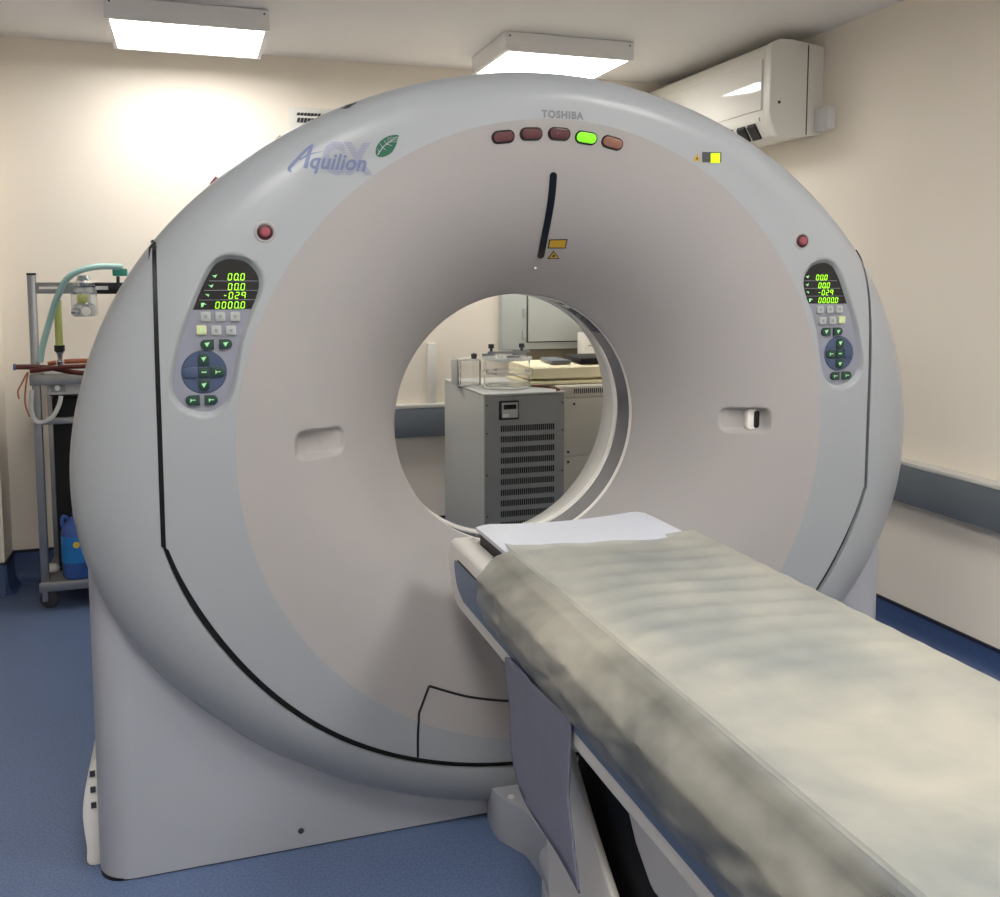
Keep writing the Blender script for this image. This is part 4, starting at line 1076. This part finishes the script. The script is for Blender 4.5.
# breathing hose
hp_ = [A(40, 362, TY - .02), A(43, 345, TY - .02), A(50, 320, TY - .03), A(57, 298, TY - .08), A(67, 279, TY - .12), A(82, 270, TY - .125), A(100, 266.5, TY - .10), A(122, 267, TY - .06)]
hs = thing('breathing_hose', 'pale teal corrugated breathing hose arching over the trolley rail', 'hose', (hp_[4].x, TY, zs))
pp = smooth_path(hp_, 14); rs = [.0125 + (.0012 if i % 2 else 0) for i in range(len(pp))]
obj('tube', MB().tube(pp, rs, 14), 'ribhose', hs)
q = A(120, 270, TY - .05)
obj('connector', MB().box(q.x - .03, q.x + .03, TY - .07, TY - .035, q.z - .026, q.z + .006), 'teal', hs, bevel=.006)
# flow tube
f0, f1 = A(60, 345, TY + .01), A(57, 300, TY + .01)
ft = thing('flow_tube', 'yellow-green graduated flow tube standing behind the breathing hose', 'flow meter', (f0.x, TY + .0, f0.z - .06))
obj('glass', MB().tube([(f0.x, TY - .01, f0.z), (f0.x, TY - .01, f1.z)], .015, 16), 'flow', ft)
obj('collar', MB().tube([(f0.x, TY - .01, f0.z - .026), (f0.x, TY - .01, f0.z)], .021, 16), 'black', ft)
obj('valve_body', MB().lathe([(.0, -.085), (.016, -.085), (.018, -.07), (.010, -.06), (.012, -.04), (.017, -.03), (.014, -.026), (0, -.026)], (f0.x, TY - .01, f0.z), 18), 'chrome', ft)
# dark red hoses on the shelf
def hose(name, label, pts, r, m, cat='hose', tip=None):
    P_ = smooth_path(pts, 8); t = thing(name, label, cat, pts[0]); obj('tube', MB().tube(P_, r, 10), m, t)
    if tip: obj('end_fitting', MB().tube([P_[0], P_[2]], r * 1.25, 10), tip, t)
    return t
hz = zs + .02
hose('rubber_hose', 'long dark red rubber hose with blue tip sticking out left of the trolley shelf', [A(13, 367, TY - .06), A(30, 367, TY - .05), A(50, 368, TY - .04), A(72, 372, TY - .04), A(95, 374, TY - .04)], .011, 'hose_brown', tip='bluestrip')
hose('rubber_hose', 'dark red rubber hose lying slanted across the first on the trolley shelf', [A(30, 371, TY - .085), A(48, 369, TY - .085), A(66, 367, TY - .085), A(90, 366, TY - .085)], .010, 'hose_brown')
hose('rubber_hose', 'orange-brown hose at the back of the trolley shelf', [A(48, 364, TY + .04), A(62, 362, TY + .04), A(80, 361, TY + .04), A(95, 361, TY + .04)], .011, 'hose_orange')
hose('thin_tube', 'thin orange tube dangling left of the trolley, short', [A(27, 373, TY - .055), A(22, 383, TY - .06), A(18, 391, TY - .06), A(19, 399, TY - .06)], .0035, 'hose_orange', 'tube')
hose('thin_tube', 'thin orange tube dangling left of the trolley, long', [A(28, 372, TY - .06), A(26, 385, TY - .065), A(25, 402, TY - .065), A(28, 413, TY - .065), A(30, 417, TY - .065)], .0035, 'hose_orange', 'tube')
hose('white_tube', 'white tube looping below the trolley shelf', [A(32, 390, TY - .055), A(31, 408, TY - .055), A(35, 420, TY - .055), A(43, 422, TY - .055), A(53, 416, TY - .055), A(59, 405, TY - .05), A(61, 396, TY - .04)], .0095, 'hose_white', 'tube')
q = A(37, 373, TY - .03); wcap = obj('white_clip', MB().box(q.x - .026, q.x + .026, TY - .036, TY - .008, zs + .007, zs + .026), 'white', bevel=.006); tag(wcap, 'small white clip on the left edge of the trolley shelf', 'clip')
# bottle
bq = atz(73, 574, .121); byy = TY + .045; bxx = A(79, 560, byy).x
bt = thing('cleaner_bottle', 'blue plastic bottle with bright blue label on the bottom of the trolley', 'bottle', (bxx, byy, .121))
hB = A(66, 511, byy).z - .121
sc = [(0, 0), (.062, 0), (.068, .01), (.068, hB * .68), (.058, hB * .80), (.030, hB * .90), (.022, hB * .92), (.022, hB), (0, hB)]
obj('body', MB().lathe(sc, (bxx, byy, .121), 40), 'bottle', bt)
obj('label_band', MB().lathe([(.0688, hB * .25), (.0692, hB * .25), (.0692, hB * .64), (.0688, hB * .64)], (bxx, byy, .121), 40), 'botlabel', bt)
obj('badge', MB().lathe([(0, -.0715), (.014, -.071), (.014, -.066)], (bxx - .0, byy, .121 + hB * .53), 20, 'y'), 'yellow', bt)
obj('carry_handle', MB().tube(smooth_path([(bxx - .03, byy, .121 + hB * .86), (bxx - .055, byy - .01, .121 + hB * .93), (bxx - .06, byy - .01, .121 + hB * .8), (bxx - .055, byy, .121 + hB * .74)], 6), .008, 10), 'bottle', bt)
# white cloth lump
q = A(51, 560, TY + .12)
rows = []
for i in range(9):
    t = PI * i / 8; rows.append([(q.x + .035 * math.sin(t) * math.cos(k * PI / 8) * (1 + .15 * fbm(i * .9, k * .7)), TY + .12 + .03 * math.sin(t) * math.sin(k * PI / 8), .121 + .022 + .022 * math.cos(t) * (1 + .2 * fbm(i, k))) for k in range(16)])
lump = obj('white_cloth', MB().grid(rows, wrap_v=True), 'paper'); tag(lump, 'crumpled white cloth on the bottom shelf of the trolley', 'cloth')
